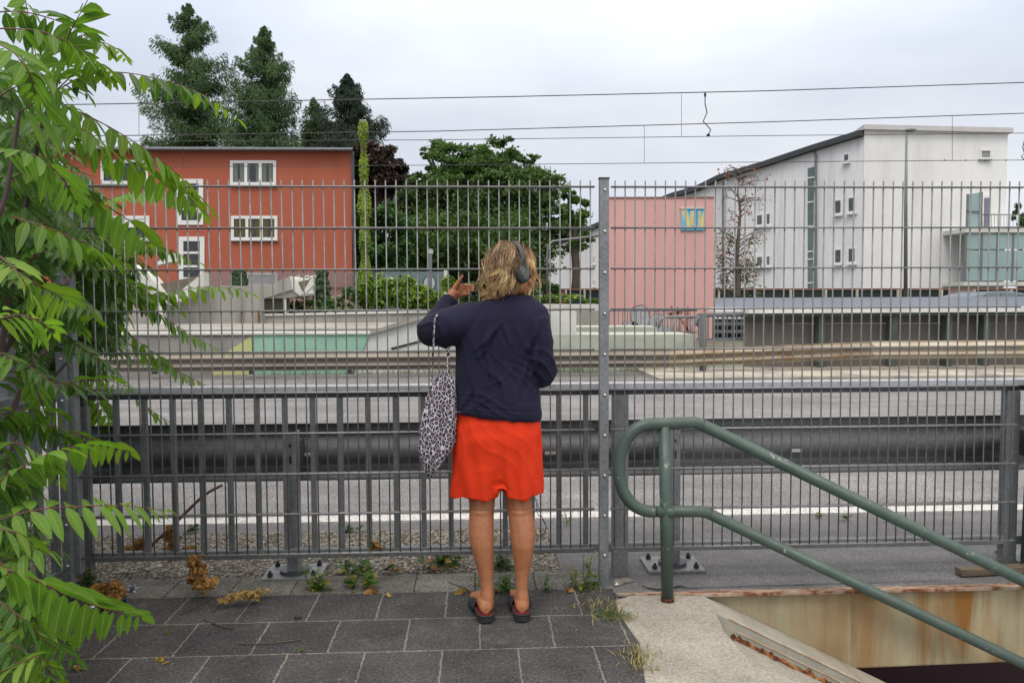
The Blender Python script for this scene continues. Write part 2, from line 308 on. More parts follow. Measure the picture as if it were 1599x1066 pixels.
# stairwell far wall: a concrete beam with a rusty steel edge over the dark passage
w = thing('stairwell_wall', 'rust streaked pale concrete wall below the pavement edge beside the stairs', 'wall')
bl = at(1340, 1047, -0.16)[2]; br_ = at(1599, 1037, -0.16)[2]
b = MB(); b.prism([(0.45, -0.165, bl), (7, -0.165, bl+0.1), (7, -0.165, -0.012), (0.45, -0.165, -0.012)], (0, 0.6, 0)); part('beam', b, M_STAIN, w, bevel=0.01)
m = Mat('rusty_edge', 0.85); c = m.ramp(m.noise(9, 8, 0.7, (1, 4, 1)), [(0.38, (0.36, 0.31, 0.25)), (0.5, (0.3, 0.19, 0.12)), (0.58, (0.15, 0.045, 0.018))]); m.base(c); m.bump(m.noise(50, 5), 0.5, 0.005); M_RUSTE = m.m
b = MB(); b.prism([(0.11, -0.172, -0.011), (0.56, -0.205, -0.011), (9, -0.168, -0.011), (9, -0.1, -0.011), (0.11, -0.1625, -0.011)], (0, 0, 0.017)); part('steel_edge', b, M_RUSTE, w, bevel=0.003)
M_MAROON = simple('maroon_passage_wall', (0.045, 0.008, 0.012), rough=0.6)
b = MB(); b.box((0.3, 0.45, -3), (9, 0.6, -0.1)); part('passage_wall', b, M_MAROON, w)
b = MB(); rs = np.random.RandomState(2)
cp = [gp(x, y-1) for x, y in ((1002, 914), (1012, 919), (1026, 921), (1046, 920), (1060, 916), (1075, 919), (1100, 918), (1140, 917), (1190, 915), (1240, 914), (1290, 912), (1340, 911), (1400, 909), (1470, 907))]
w0 = [.004, .012, .010, .006, .012, .006, .003, .004, .003, .005, .003, .003, .002, .002]
b.add([p+[0, w, .0015] for p, w in zip(cp, w0)]+[p-[0, w*.6, -.0015] for p, w in zip(cp, w0)], [(i+14, i+15, i+1, i) for i in range(13)])
struct('asphalt_crack', b, simple('dark_crack', (0.02, 0.02, 0.018)))
# sloping cheek with metal strips and the ramp beside the steps
SLC = 0.504
ck = thing('stair_cheek', 'sloping concrete cheek with two metal strips and a rusty seam beside the stairwell wall', 'stair cheek')
def slope_prism(x0, x1, y0, y1, zo, th, sl=SLC):
    return MB().prism([(x0, y0, -(x0-X0)*sl+zo), (x1, y0, -(x1-X0)*sl+zo), (x1, y0, -(x1-X0)*sl+zo-th), (x0, y0, -(x0-X0)*sl+zo-th)], (0, y1-y0, 0))
M_CHK = stained('weathered_cheek_concrete', (0.25, 0.24, 0.2), (0.40, 0.38, 0.32), (0.25, 0.2, 0.12), 0.5, 2.75)
part('cheek', slope_prism(X0-0.05, 5, -0.40, -0.168, -0.026, 0.9), M_CHK, ck, bevel=0.006)
m = Mat('rust_line', 0.9); c = m.ramp(m.noise(18, 8, 0.75), [(0.36, (0.34, 0.31, 0.24)), (0.45, (0.3, 0.12, 0.03)), (0.56, (0.06, 0.018, 0.008))]); m.base(c); m.bump(m.noise(60, 5), 0.8, 0.008); M_RUST = m.m
M_STRIP = simple('pale_metal_strip', (0.62, 0.55, 0.45), (0.38, 0.2, 0.09), 14, 0.6, metal=0.1)
part('metal_strip', slope_prism(X0+0.02, 5, -0.404, -0.3975, -0.022, 0.006), M_STRIP, ck)
part('metal_strip', slope_prism(X0+0.06, 5, -0.404, -0.4005, -0.068, 0.005), M_STRIP, ck)
bb = MB(); rs = np.random.RandomState(5); xs = np.linspace(X0+0.03, 2.6, 150); top = rs.rand(150)**2*0.02+0.006; bot = rs.rand(150)**3*0.03
bb.loft([[(x, -0.4035, -(x-X0)*SLC-0.104+t_), (x, -0.4005, -(x-X0)*SLC-0.104+t_), (x, -0.4005, -(x-X0)*SLC-0.125), (x, -0.41-q_, -(x-X0)*SLC-0.111)] for x, t_, q_ in zip(xs, top, bot)])
part('rusty_seam', bb, M_RUST, ck)
part('ramp', slope_prism(X0-0.1, 5, -0.92, -0.4005, -0.112, 0.9), M_AGG, ck)
st = thing('concrete_stairs', 'pale concrete steps going down to the right from the landing', 'stairs')
for k in range(7):
    part('step', MB().box((0.70+k*0.3, -2.6, -3), (0.70+(k+1)*0.3-0.002, -0.922, -0.15*(k+1)-0.0)), M_AGG, st, bevel=0.008)

# ================================================================== FENCE AND RAILINGS
fe = thing('mesh_fence', 'tall double rod mesh fence panels of grey galvanised wire between bolted posts', 'fence')
def wire_panel(x0, n):
    b = MB(); x1 = x0+0.05*(n-1)
    for k in range(n):
        x = x0+0.05*k; j = random.uniform(-0.0008, 0.0008)
        b.tube([(x+j, 0, 0.168), (x, 0, 1.1), (x-j, 0, 2.006)], 0.0036, 6)
    for j in range(10):
        z = 1.975-0.2*j
        for y in (-0.0078, 0.0078): b.tube([(x0-0.02, y, z), ((x0+x1)/2, y, z+random.uniform(-.001, .001)), (x1+0.02, y, z)], 0.0045, 6)
    return b
part('wire_panel', wire_panel(-2.5, 51), M_WIRE, fe, smooth=True)
part('wire_panel', wire_panel(0.122, 42), M_WIRE, fe, smooth=True)
def fence_post(xc, w, z0, zt, foot=0.0):
    b = MB().box((xc-w/2, -0.052, z0), (xc+w/2, -0.014, zt)); p = part('post', b, M_GALVL, fe, bevel=0.003)
    part('post_cap', MB().box((xc-w/2-0.003, -0.055, zt+0.0003), (xc+w/2+0.003, -0.012, zt+0.006)), M_GALVD, p)
    for j in range(10):
        z = 1.975-0.2*j-0.022; b = MB(); b.ell((xc+0.003, -0.052, z), (0.009, 0.006, 0.009), nu=10, nv=6); b.tube([(xc+0.003, -0.053, z), (xc+0.003, -0.0605, z)], 0.0042, 6)
        part('bolt', b, M_BOLT, p, smooth=True)
        part('clamp', MB().box((xc-0.014, -0.0138, z+0.006), (xc+0.014, -0.009, z+0.038)), M_GALVD, p)
fence_post(0.061, 0.046, -0.02, 2.008)
fence_post(-2.545, 0.042, 0.02, 2.008)
part('wire_panel', wire_panel(2.42, 45), M_WIRE, fe, smooth=True); fence_post(2.345, 0.046, -0.02, 2.008)
part('post', MB().box((-2.5225, -0.02, 0.1), (-2.497, 0.03, 2.0)), M_GALVL, fe, bevel=0.002)

RY = 0.12
ra = thing('steel_railing', 'waist high galvanised railing with flat top rail directly behind the mesh fence', 'railing')
ZT = 0.998
part('top_rail', MB().box((-2.62, RY-0.035, ZT-0.035), (4.6, RY+0.035, ZT)), galv('sky_sheen_rail', (0.34, 0.35, 0.37), (0.5, 0.51, 0.53), 0.4, 0.3), ra, bevel=0.004)  # sky reflection on the rail is put into this pale colour
part('lower_strip', MB().box((-2.62, RY-0.012, ZT-0.062), (4.6, RY+0.012, ZT-0.0355)), M_GALVD, ra)
part('bottom_rail', MB().box((-2.53, RY-0.02, 0.12), (4.6, RY+0.02, 0.165)), M_GALV, ra, bevel=0.004)
bx0 = at(404.2, 780, RY)[0]; bx1 = at(661.8, 780, RY)[0]; dx = (bx1-bx0)/6
for k in range(-7, 14):
    x = bx0+k*dx
    if x < -2.45 or x > 0.06: continue
    part('baluster', MB().box((x-0.013, RY-0.013, 0.1655), (x+0.013, RY+0.013, ZT-0.0625)), M_GALV, ra, bevel=0.003)
for x0, x1 in ((at(956, 800, RY)[0], at(980, 800, RY)[0]), (at(1566, 750, RY)[0], at(1586, 750, RY)[0]), (4.5, 4.6)):
    part('post', MB().box((x0, RY-0.0212, -0.03), (x1, RY+0.035, ZT-0.063)), M_GALVL if x0 < 1 else M_GALV, ra, bevel=0.003)
part('post', MB().box((-2.545, RY-0.03, 0.0), (-2.50, RY+0.02, 0.9)), M_GALV, ra, bevel=0.003)
solo('privacy_net', MB().loft([[(x_, y_+.02*math.sin(i_*1.9)+.01*math.sin(z_*9+i_), z_) for x_, y_, z_ in ((2.26+.06*i_, .03, .03), (2.26+.06*i_, .035, .03), (2.26+.06*i_, .035, .5), (2.26+.06*i_, .035, .975), (2.26+.06*i_, .03, .975), (2.26+.06*i_, .03, .5))] for i_ in range(7)]), simple('dark_green_net', (0.012, 0.03, 0.022), (0.004, 0.01, 0.008), 90, 0.9, bump=0.8, bs=130, bd=0.01), 'dark green woven netting on the railing at the right edge', 'netting')
# clod of mortar at the railing post
def lump(c, r, seed, n=2, amp=0.25, fr=9):
    b = MB(); b.ell(c, r, nu=22, nv=14); v = b.v[0]; d = (v-np.array(c)); rs = np.random.RandomState(seed); ph = rs.rand(6)*6; w_ = rs.randn(6, 3)*fr
    s_ = sum(np.sin(d@w_[i]/max(r)*0.25+ph[i]) for i in range(6))/6; b.v[0] = np.array(c)+d*(1+amp*s_[:, None]*2); return b
solo('mortar_lump', lump(gp(970, 908), (0.062, 0.042, 0.02), 3, amp=.5), simple('dark_mortar', (0.22, 0.2, 0.17), (0.12, 0.11, 0.09), 25, 0.9, bump=.8, bs=120, bd=.006), 'rough lump of mortar at the foot of the railing post', 'mortar', smooth=True)

# side railing towards the camera on the left
sr = thing('side_railing', 'galvanised railing with flat bars running towards the camera behind the leaves', 'railing')
SX = -2.66
part('top_rail', MB().box((SX-0.035, -2.6, ZT-0.04), (SX+0.035, 0.3, ZT)), M_GALVL, sr, bevel=0.004)
part('lower_strip', MB().box((SX-0.012, -2.6, ZT-0.07), (SX+0.012, 0.3, ZT-0.0405)), M_GALV, sr)
part('bottom_rail', MB().box((SX-0.02, -2.6, 0.05), (SX+0.02, 0.34, 0.09)), M_GALVL, sr, bevel=0.003)
for k in range(20):
    y = 0.22-k*0.14; part('baluster', MB().box((SX-0.016, y-0.028, 0.0905), (SX+0.016, y+0.012, ZT-0.0705)), M_GALVL, sr, bevel=0.002)
part('post', MB().box((SX-0.05, 0.305, -0.02), (SX+0.05, 0.36, 1.05)), M_GALVD, sr)
hr = thing('galvanised_handrail', 'thick galvanised handrail bar on a flat post at the left edge above the side railing', 'handrail')
hz = at(100, 512, -0.05)[2]
part('rail', MB().bar((SX-0.07, -3.0, hz+0.03), (SX-0.02, 0.02, hz-0.03), 0.06, 0.07), M_GALVL, hr, bevel=0.006)
part('post', MB().box((SX-0.10, -0.26, 0.1), (SX-0.01, -0.19, hz-0.06)), M_GALV, hr, bevel=0.003)

# green stair handrail -------------------------------------------------------
m = Mat('green_paint', 0.42, 0, 0.5); c = m.ramp(m.noise(5, 7, 0.6), [(0.3, (0.042, 0.068, 0.056)), (0.7, (0.066, 0.10, 0.084))])
ch = m.ramp(m.noise(14, 8, 0.8), [(0.61, 0.0), (0.63, 1.0)]); c = m.mix(ch, c, (0.3, 0.3, 0.27)); ch2 = m.ramp(m.noise(8, 8, 0.8), [(0.65, 0.0), (0.67, 1.0)]); c = m.mix(ch2, c, (0.16, 0.09, 0.045))
m.base(c); m.bump(m.noise(35, 6), 0.3, 0.004); m.roughv(m.noise(12, 4), 0.35, 0.6); M_GREEN = m.m
gh = thing('green_handrail', 'green painted tubular stair handrail with rounded loop end and sloping double rail', 'handrail')
HY = -0.26; R0 = 0.0285
A = lambda x, y: at(x, y, HY)
def arc(p0, p1, ctrl, n=14):
    return [(1-t)**2*p0+2*t*(1-t)*ctrl+t*t*p1 for t in np.linspace(0, 1, n)]
C1 = A(1012, 725)
loop = []
pt, pb = A(1035, 661), A(1038, 798)
hh = (pt[2]-pb[2])/2; cz = (pt[2]+pb[2])/2; lx = A(966, 728)[0]; ex = pt[0]-0.035
for th in np.linspace(math.pi/2, 3*math.pi/2, 26):
    q = abs(math.cos(th))**0.85*math.copysign(1, math.cos(th)); loop.append(np.array([ex+q*(ex-lx), HY, cz+math.sin(th)*hh]))
elb = A(1088, 659); end = elb+np.array([3.4, 0, -3.4*SL])
def bend(p, e, q, n=6, d=0.03):
    u0 = p-e; u0 = u0/np.linalg.norm(u0)*d; u1 = q-e; u1 = u1/np.linalg.norm(u1)*d; return arc(e+u0, e+u1, e, n)
part('upper_rail', MB().tube([np.array([pt[0]+0.0, HY, pt[2]])][:0]+bend(loop[0], elb, end)[::-1]+[np.array([ex+0.03, HY, cz+hh])][:1]+loop, R0, 20), M_GREEN, gh, smooth=True)
part('upper_rail_slope', MB().tube([elb+(end-elb)/np.linalg.norm(end-elb)*0.0295, end], R0, 20), M_GREEN, gh, smooth=True)
elb2 = A(1100, 798); end2 = elb2+np.array([3.4, 0, -3.4*SL]); pm = A(1041, 798)
part('lower_rail', MB().tube([np.array([pb[0]-0.04, HY, pb[2]])]+bend(pm, elb2, end2), R0*0.94, 20), M_GREEN, gh, smooth=True)
part('lower_rail_slope', MB().tube([elb2+(end2-elb2)/np.linalg.norm(end2-elb2)*0.0295, end2], R0*0.94, 20), M_GREEN, gh, smooth=True)
ft = gp(1044, 938)
part('post', MB().tube([(ft[0]-0.002, HY+0.003, -0.02), (pt[0]+0.008, HY+0.001, pt[2]-0.012)], R0*1.0, 20), M_GREEN, gh, smooth=True)
part('weld', MB().tube([(ft[0]+.004, HY+.001, pb[2]-.02), (ft[0]+.005, HY+.001, pb[2]+.02)], R0*1.07, 20), M_GREEN, gh, smooth=True)
part('foot_collar', MB().tube([(ft[0]-0.002, HY+0.003, -0.004), (ft[0]-0.002, HY+0.003, 0.014)], R0*1.12, 20), M_RUST, gh, smooth=True)
part('post', MB().tube([(elb[0]+2.2, HY, elb[2]-2.2*SL-1.1), (elb[0]+2.2, HY, elb[2]-2.2*SL)], R0, 16), M_GREEN, gh, smooth=True)

# near guardrail -------------------------------------------------------------
def wprof(y0, z0, h=0.31, d=0.08, side=1):
    tt = [0, .03, .07, .11, .16, .22, .29, .36, .42, .5, .58, .64, .70, .76, .81, .85, .89, .92, .96, 1.0]; oo = [0, .35, .8, 1, 1, .85, .55, .22, .05, 0, .05, .25, .6, .92, 1, .85, .4, .12, 0, 0]
    k = list(zip([1-q for q in tt][::-1], oo[::-1])) if side > 0 else [(0, 0), (0.1, 0.0), (0.16, 0.35), (0.22, 0.85), (0.27, 1), (0.33, 0.9), (0.40, 0.35), (0.46, 0.0), (0.54, 0.0), (0.60, 0.35), (0.67, 0.9), (0.73, 1), (0.78, 0.85), (0.84, 0.35), (0.9, 0.0), (1.0, 0.0)]
    return [(y0+side*d*b_, z0+h*a_) for a_, b_ in k]
def beam(x0, x1, y0, z0, h=0.31, d=0.08, side=1, th=0.004, z1=None):
    p = wprof(y0, z0, h, d, side); q = [(y_+th, z_) for y_, z_ in p][::-1]; pr = p+q; dz = 0 if z1 is None else z1-z0
    xs = np.linspace(x0, x1, 2); return MB().loft([[(x, y_, z_+(dz if i else 0)) for y_, z_ in pr] for i, x in enumerate(xs)])
gr = thing('near_guardrail', 'dark steel crash barrier beam on two bolted posts between the fence and the road', 'guardrail')
BT = at(800, 656, 0.36)[2]
m = galv('dark_beam_steel', (0.15, 0.155, 0.155), (0.24, 0.245, 0.245), 0.55, 0.25, 3)
part('beam', beam(-2.75, 2.62, 0.37, BT-0.315, 0.31, 0.085), m, gr, smooth=True)
for px, py in ((859, 707), (1244, 703), (478, 709)):
    c_ = at(px, py, 0.366); b = MB(); b.box(c_+[-0.03, -0.004, -0.009], c_+[0.03, 0.0, 0.009]); part('reflector', b, simple('pale_plastic', (0.6, 0.58, 0.55)), gr, bevel=0.003)
def gpost(x, y, top):
    b = MB(); prof = [(-0.028, -0.05), (0.028, -0.05), (0.028, 0.05), (0.018, 0.05), (0.018, -0.04), (-0.028, -0.04)]
    b.prism([(x+a_, y+c_, 0.012) for a_, c_ in prof], (0, 0, top-0.012)); p = part('post', b, M_GALVL, gr, bevel=0.002)
    part('slot', MB().box((x-0.006, y-0.0525, top-0.16), (x+0.006, y-0.0503, top-0.12)), M_DBOLT, p); part('slot', MB().box((x-0.005, y-0.0525, top-0.075), (x+0.005, y-0.0503, top-0.06)), M_DBOLT, p)
    part('spacer', MB().box((x-0.03, y+0.0505, top-0.2), (x+0.03, 0.369, top-0.06)), M_GALVD, p)
    bp = part('base_plate', MB().box((x-0.15, y-0.11, -0.003), (x+0.15, y+0.13, 0.0115)), M_GALV, p, bevel=0.002)
    part('collar', MB().tube([(x, y, 0.0117), (x, y, 0.03)], 0.075, 20), M_GALVD, p)
    for sx, sy in ((-1, -1), (1, -1), (-1, 1), (1, 1)):
        q = (x+sx*0.11, y+0.01+sy*0.08); bb = MB().tube([(q[0], q[1], 0.0117), (q[0], q[1], 0.03)], 0.014, 6); bb.tube([(q[0], q[1], 0.03), (q[0], q[1], 0.042)], 0.007, 8); part('bolt', bb, M_DBOLT, p)
gx = gp(462, 893), gp(1060, 893)
gt = at(462, 674, 0.2)[2]
for g_ in (gx[0][0], gx[1][0]-0.01, gx[1][0]+2.0): gpost(g_, 0.22, gt)
# ================================================================== ACROSS THE ROAD
M_PAINTG = simple('pale_green_wall_paint', (0.30, 0.50, 0.38), (0.22, 0.40, 0.30), 2.5, 0.8)
M_PAINTY = simple('pale_yellow_wall_paint', (0.55, 0.55, 0.25), (0.45, 0.46, 0.2), 2.5, 0.8)
M_GREYC = simple('grey_board_concrete', (0.36, 0.345, 0.305), (0.24, 0.23, 0.2), 1.3, 0.88, bump=0.25, bs=20, bd=0.01, stretch=(2.5, 1, 0.35))
M_GREYC2 = simple('weathered_concrete', (0.33, 0.32, 0.29), (0.19, 0.18, 0.16), 1.1, 0.88, bump=0.3, bs=25, bd=0.01)
M_WHITEC = simple('whitewashed_concrete', (0.62, 0.62, 0.58), (0.46, 0.47, 0.42), 1.5, 0.85)
M_STEPC = simple('greenish_white_concrete', (0.46, 0.49, 0.42), (0.31, 0.33, 0.26), 1.6, 0.85, bump=0.2, stretch=(1, 1, 2))
M_BRN = simple('brown_board', (0.16, 0.13, 0.09), (0.1, 0.08, 0.055), 2)  # plain brown of the inner slopes and the gutter
# far guardrail
fg = thing('far_guardrail', 'long beige grey crash barrier across the road in front of the low painted wall', 'guardrail')
m = Mat('dusty_beam_steel', 0.7, 0.1); c = m.ramp(m.noise(1.2, 8, 0.7, (0.6, 1, 3)), [(0.3, (0.16, 0.14, 0.115)), (0.7, (0.27, 0.24, 0.2))]); m.base(c); m.bump(m.noise(40, 3), 0.2, 0.004); M_DUST = m.m
m = Mat('rusty_cream_beam', 0.75); sp = m.N.new('ShaderNodeSeparateXYZ'); m.L.new(m.co, sp.inputs[0])
c = m.ramp(m.noise(2.2, 8, 0.75, (1, 1, 6)), [(0.38, (0.2, 0.12, 0.06)), (0.5, (0.29, 0.24, 0.17)), (0.7, (0.36, 0.31, 0.24))]); m.base(c); M_RCREAM = m.m
GY = 10.9
zb = at(600, 577, GY)[2]; xr = at(1360, 540, GY)[0]; xm = at(1045, 560, GY)[0]
part('beam', beam(-16, xm, GY, zb, 0.33, 0.09, -1), M_DUST, fg)
part('rusty_beam', beam(xm+0.005, xr, GY-0.004, zb, 0.33, 0.09, -1, z1=at(1360, 560, GY)[2]), M_RCREAM, fg)
part('cream_beam', beam(xr+0.005, 26, GY-0.008, at(1400, 560, GY)[2], 0.34, 0.1, -1), simple('cream_beam', (0.46, 0.42, 0.34), (0.36, 0.29, 0.2), 2, 0.7), fg)
for px in (240, 392, 545, 1098): part('post', MB().pbox(px-4, 556, px+4, 584, GY+0.02, 0.08), M_GALVD, fg)
# low painted wall and planted ledge behind it
WY = 11.6
pw = thing('painted_wall', 'low concrete wall painted pale green with a yellow wedge behind the crash barrier', 'wall')
part('grey_section', MB().pp([(-300, 525), (392, 524), (355, 586), (-300, 588)], WY, 0.3), M_GREYC2, pw)
part('yellow_wedge', MB().pp([(393, 524), (394, 586), (330, 586), (330, 566)], WY-0.005, 0.3), M_PAINTY, pw)
part('green_section', MB().pp([(394.5, 523), (578, 522), (548, 586), (394.5, 586)], WY-0.01, 0.3), M_PAINTG, pw)
part('coping', MB().pp([(-300, 521), (578, 518.5), (578, 522), (-300, 524.8)], WY-0.05, 0.45), M_WHITEC, pw)
rw = thing('ramp_wall', 'light grey concrete wing wall rising to the right behind the person', 'wall')
part('wall', MB().pp([(578.5, 521), (690, 490), (900, 486), (900, 588), (549, 588)], WY+0.02, 0.35), M_WHITEC, rw)
part('coping', MB().pp([(577, 518), (690, 484), (690, 489.5), (578.5, 522)], WY-0.06, 0.5), M_GREYC, rw)
part('crack_line', MB().pp([(610, 543), (700, 520), (700, 522), (612, 546)], WY-0.0, 0.02), M_DBOLT, rw)
# platform behind
struct('ledge_ground', MB().pp([(-300, 517.5), (590, 513), (590, 519), (-300, 522)], WY+0.46, 4.5), M_GREYC2)
rt = thing('retaining_wall', 'tall grey board marked retaining wall with rusty drain streaks under the folded stair roof', 'wall')
part('wall', MB().pp([(150, 516), (150, 476), (262, 474), (283, 456), (345, 446), (412, 446), (413, 513)], 16.4, 0.6), M_GREYC, rt)
M_DRAIN = simple('rusty_drain', (0.2, 0.08, 0.025), (0.1, 0.05, 0.02), 5)
for px in (377, 403.5): part('drain_pipe', MB().pbox(px-1.2, 487, px+1.2, 511, 16.34, 0.05), M_DRAIN, rt)
lw = thing('planter_wall', 'long low grey concrete planter wall below the creeper hedge', 'wall')
part('wall', MB().pp([(413.5, 513), (413.5, 493), (700, 488), (700, 513)], 16.45, 0.5), M_GREYC, lw)
part('coping', MB().pp([(413.5, 493), (413.5, 490), (700, 485), (700, 487.9)], 16.40, 0.6), M_WHITEC, lw)
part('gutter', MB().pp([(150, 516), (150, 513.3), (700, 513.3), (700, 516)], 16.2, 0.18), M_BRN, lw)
sr2 = thing('folded_stair_roof', 'folded white and grey concrete canopy over the underpass stairs', 'canopy')
part('slab', MB().pp([(412, 448), (452, 431.5), (456, 452), (412, 466)], 16.3, 2.5), M_GREYC, sr2)
part('soffit', MB().pp([(412, 466.3), (456, 452.3), (470, 461), (452, 465)], 16.35, 2.0), M_GREYC2, sr2)
part('white_fold', MB().pp([(452.3, 431.5), (459, 434), (471, 458), (469, 462), (456.3, 452)], 16.28, 2.2), M_WHITEC, sr2)
part('white_fold', MB().pp([(471.5, 458), (486, 434), (489, 445), (473, 461)], 16.26, 0.3), M_WHITEC, sr2)
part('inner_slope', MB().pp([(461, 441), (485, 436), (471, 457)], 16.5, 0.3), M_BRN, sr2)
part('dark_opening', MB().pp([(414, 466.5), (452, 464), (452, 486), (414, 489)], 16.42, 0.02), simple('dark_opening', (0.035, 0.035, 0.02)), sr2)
part('post', MB().pbox(444, 464, 447, 489, 16.38, 0.3), M_WHITEC, sr2)
fr = thing('folded_stair_roof', 'zigzag white concrete stair canopy half hidden behind the leaves', 'canopy')
part('white_fold', MB().pp([(232, 430), (258, 462), (262, 474), (240, 462), (190, 424), (200, 412)], 16.0, 0.6), M_WHITEC, fr)
part('white_fold', MB().pp([(262, 470), (318, 425), (318, 448), (282, 470), (266, 476)], 15.9, 0.5), M_WHITEC, fr)
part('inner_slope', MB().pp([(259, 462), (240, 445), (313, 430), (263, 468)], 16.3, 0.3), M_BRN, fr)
part('white_fold', MB().pp([(244, 410), (268, 395), (270, 408), (246, 414)], 16.8, 0.4), M_WHITEC, fr)
part('column', MB().pp([(246, 470), (253, 472), (256, 514), (250, 514)], 15.8, 0.2), M_WHITEC, fr)
part('wall', MB().pp([(120, 440), (195, 440), (245, 476), (245, 516), (120, 516)], 16.9, 0.4), M_GREYC2, fr)
# step walls in the middle
sw = thing('stepped_wall', 'pale stepped concrete walls of the underpass between person and pink building', 'wall')
part('white_top', MB().pp([(690, 475), (935, 475), (940, 484), (690, 484)], 19.0, 0.8), M_WHITEC, sw)
part('grey_wall', MB().pp([(690, 484.5), (945, 484.5), (945, 540), (690, 540)], 17.5, 0.8), M_GREYC, sw)
part('upper_step', MB().pp([(690, 511), (1026, 510), (1029, 524), (1029, 560), (690, 560)], 13.2, 1.0), M_STEPC, sw)
part('lower_step', MB().pp([(690, 526), (700, 523), (1083, 522), (1086, 526), (1086, 584), (690, 584)], WY, 1.2), M_STEPC, sw)
part('kerb_block', MB().pp([(1090, 569), (1160, 568), (1160, 578), (1090, 579)], 11.6, 0.8), M_STEPC, sw)
# pink block
pk = thing('pink_block', 'tall windowless pink rendered block with a small painted window panel', 'building')
m = Mat('pink_render', 0.85); c = m.ramp(m.noise(0.9, 8, 0.6, (1.5, 1, 0.35)), [(0.3, (0.56, 0.31, 0.285)), (0.7, (0.63, 0.36, 0.33))])
c = m.mix(m.ramp(m.noise(3, 8, 0.8), [(0.66, 0.0), (0.78, 0.3)]), c, (0.2, 0.12, 0.1)); m.base(c); m.bump(m.noise(30, 4), 0.2, 0.01)
PY = 23.3; fpk = [at(x, y, PY) for x, y in ((950, 310), (1115, 309), (1114, 540), (948, 540))]; bpk = [p+np.array([1.0 if i in (0, 3) else 0.6, 4.5, 0]) for i, p in enumerate(fpk)]
part('wall', MB().loft([fpk, bpk]), m.m, pk)
part('green_side', MB().pp([(946.5, 312), (949.8, 310), (947.8, 540), (945, 540)], PY+0.02, 0.3), simple('mint_render', (0.4, 0.58, 0.5)), pk)
part('roof_edge', MB().pp([(950, 307.5), (1115, 307), (1115, 309), (950, 309.8)], PY-0.03, 0.5), simple('dark_red_coping', (0.25, 0.13, 0.11)), pk)
m = Mat('blue_yellow_panel', 0.6); sp = m.N.new('ShaderNodeSeparateXYZ'); m.L.new(m.tc.outputs['Generated'], sp.inputs[0])
w_ = m.math('ABSOLUTE', m.math('SUBTRACT', sp.outputs[0], 0.62)); a_ = m.math('ADD', m.math('MULTIPLY', w_, 2.4), m.math('MULTIPLY', sp.outputs[2], -0.75))
c = m.ramp(a_, [(0.0, (0.03, 0.3, 0.62)), (0.12, (0.1, 0.42, 0.6)), (0.28, (0.55, 0.52, 0.2)), (0.62, (0.6, 0.55, 0.25)), (0.95, (0.15, 0.45, 0.6))]); m.base(c)
wp = part('window_panel', MB().pbox(1064, 326.5, 1099, 357, PY-0.03, 0.025), m.m, pk)
mw = simple('cyan_frame', (0.08, 0.42, 0.62)); part('frame', MB().pbox(1063, 357.3, 1100, 359.5, PY-0.06, 0.055), mw, wp); part('frame', MB().pbox(1063, 323.6, 1100, 326.2, PY-0.06, 0.055), M_WHITEC, wp)
for px, wi in ((1070, 2), (1078, 8), (1090, 6)): part('painted_pillar', MB().pbox(px, 329, px+wi*0.75, 353, PY-0.034, 0.003), simple('ochre_paint', (0.6, 0.53, 0.28)), wp)
# spray painted figures near its foot
M_GRF = simple('grey_spray_paint', (0.42, 0.41, 0.43), (0.33, 0.32, 0.34), 6); M_GRFL = simple('dark_spray_paint', (0.12, 0.06, 0.06)); M_GRFB = simple('brown_spray_paint', (0.32, 0.1, 0.05))
for poly in ([(984, 484), (992, 479), (1002, 477), (1012, 482), (1014, 500), (1010, 508), (986, 509)], [(1014, 500), (1019, 492), (1032, 490), (1034, 498), (1020, 509), (1012, 509)], [(972, 504), (974, 502), (994, 502), (998, 509), (972, 509)], [(1026, 506), (1042, 509), (1056, 520), (1028, 521)]):
    cx = sum(p[0] for p in poly)/len(poly); cy = sum(p[1] for p in poly)/len(poly)
    part('graffiti', MB().pp([(cx+(x-cx)*1.07, cy+(y-cy)*1.1) for x, y in poly], PY-0.004, 0.003), M_GRFL, pk); part('graffiti', MB().pp(poly, PY-0.007, 0.0025), M_GRF, pk)
b = MB()
for p0, p1 in (((1047, 488), (1052, 520)), ((1044, 490), (1066, 487)), ((1058, 479), (1061, 520)), ((1074, 479), (1073, 522)), ((1060, 494), (1078, 521)), ((1048, 478), (1050, 484))):
    b.bar(at(*p0, PY-0.004), at(*p1, PY-0.004), 0.004, 0.07, up=(1, 0, 0))
part('graffiti', b, M_GRFB, pk)
# bent tube guard railings
def tube_rail(name, label, Y, x0, x1, yt, yb, posts, r=0.03, bars=0, r2=0.012, lean=1):
    t = thing(name, label, 'railing'); p0, p1 = at(x0, yt, Y), at(x1, yt, Y); c_ = 0.18
    pts = arc(p0+[0, 0, -0.22], p0+[0.2*lean, 0, 0], p0, 7)+[p1]
    part('top_rail', MB().tube(pts, r, 10), M_GALV, t, smooth=True)
    for q in posts: part('post', MB().tube([at(q, yb, Y), at(q, yt, Y)-[0, 0, r]], r, 10), M_GALV, t, smooth=True)
    if bars:
        zb_ = at(x0, yb-3, Y)[2]; part('bottom_rail', MB().bar((p0[0], Y, zb_), (p1[0], Y, zb_), 0.04, 0.05), M_GALVL, t)
        for k in range(bars):
            x = p0[0]+(p1[0]-p0[0])*(k+0.5)/bars; part('bar', MB().tube([(x, Y, zb_), (x, Y, p0[2])], r2, 6), M_GALV, t)
    return t
tube_rail('tube_railing', 'grey tube railing with thin bars on the upper step before the pink block', 14.2, 948, 1088, 484, 523, (1024,), 0.028, 20, 0.010, -0.01)
tube_rail('tube_railing', 'short bent tube railing on the lower step between two others', 12.9, 1029, 1090, 495, 545, (1036, 1049, 1058, 1080), 0.03, 0)
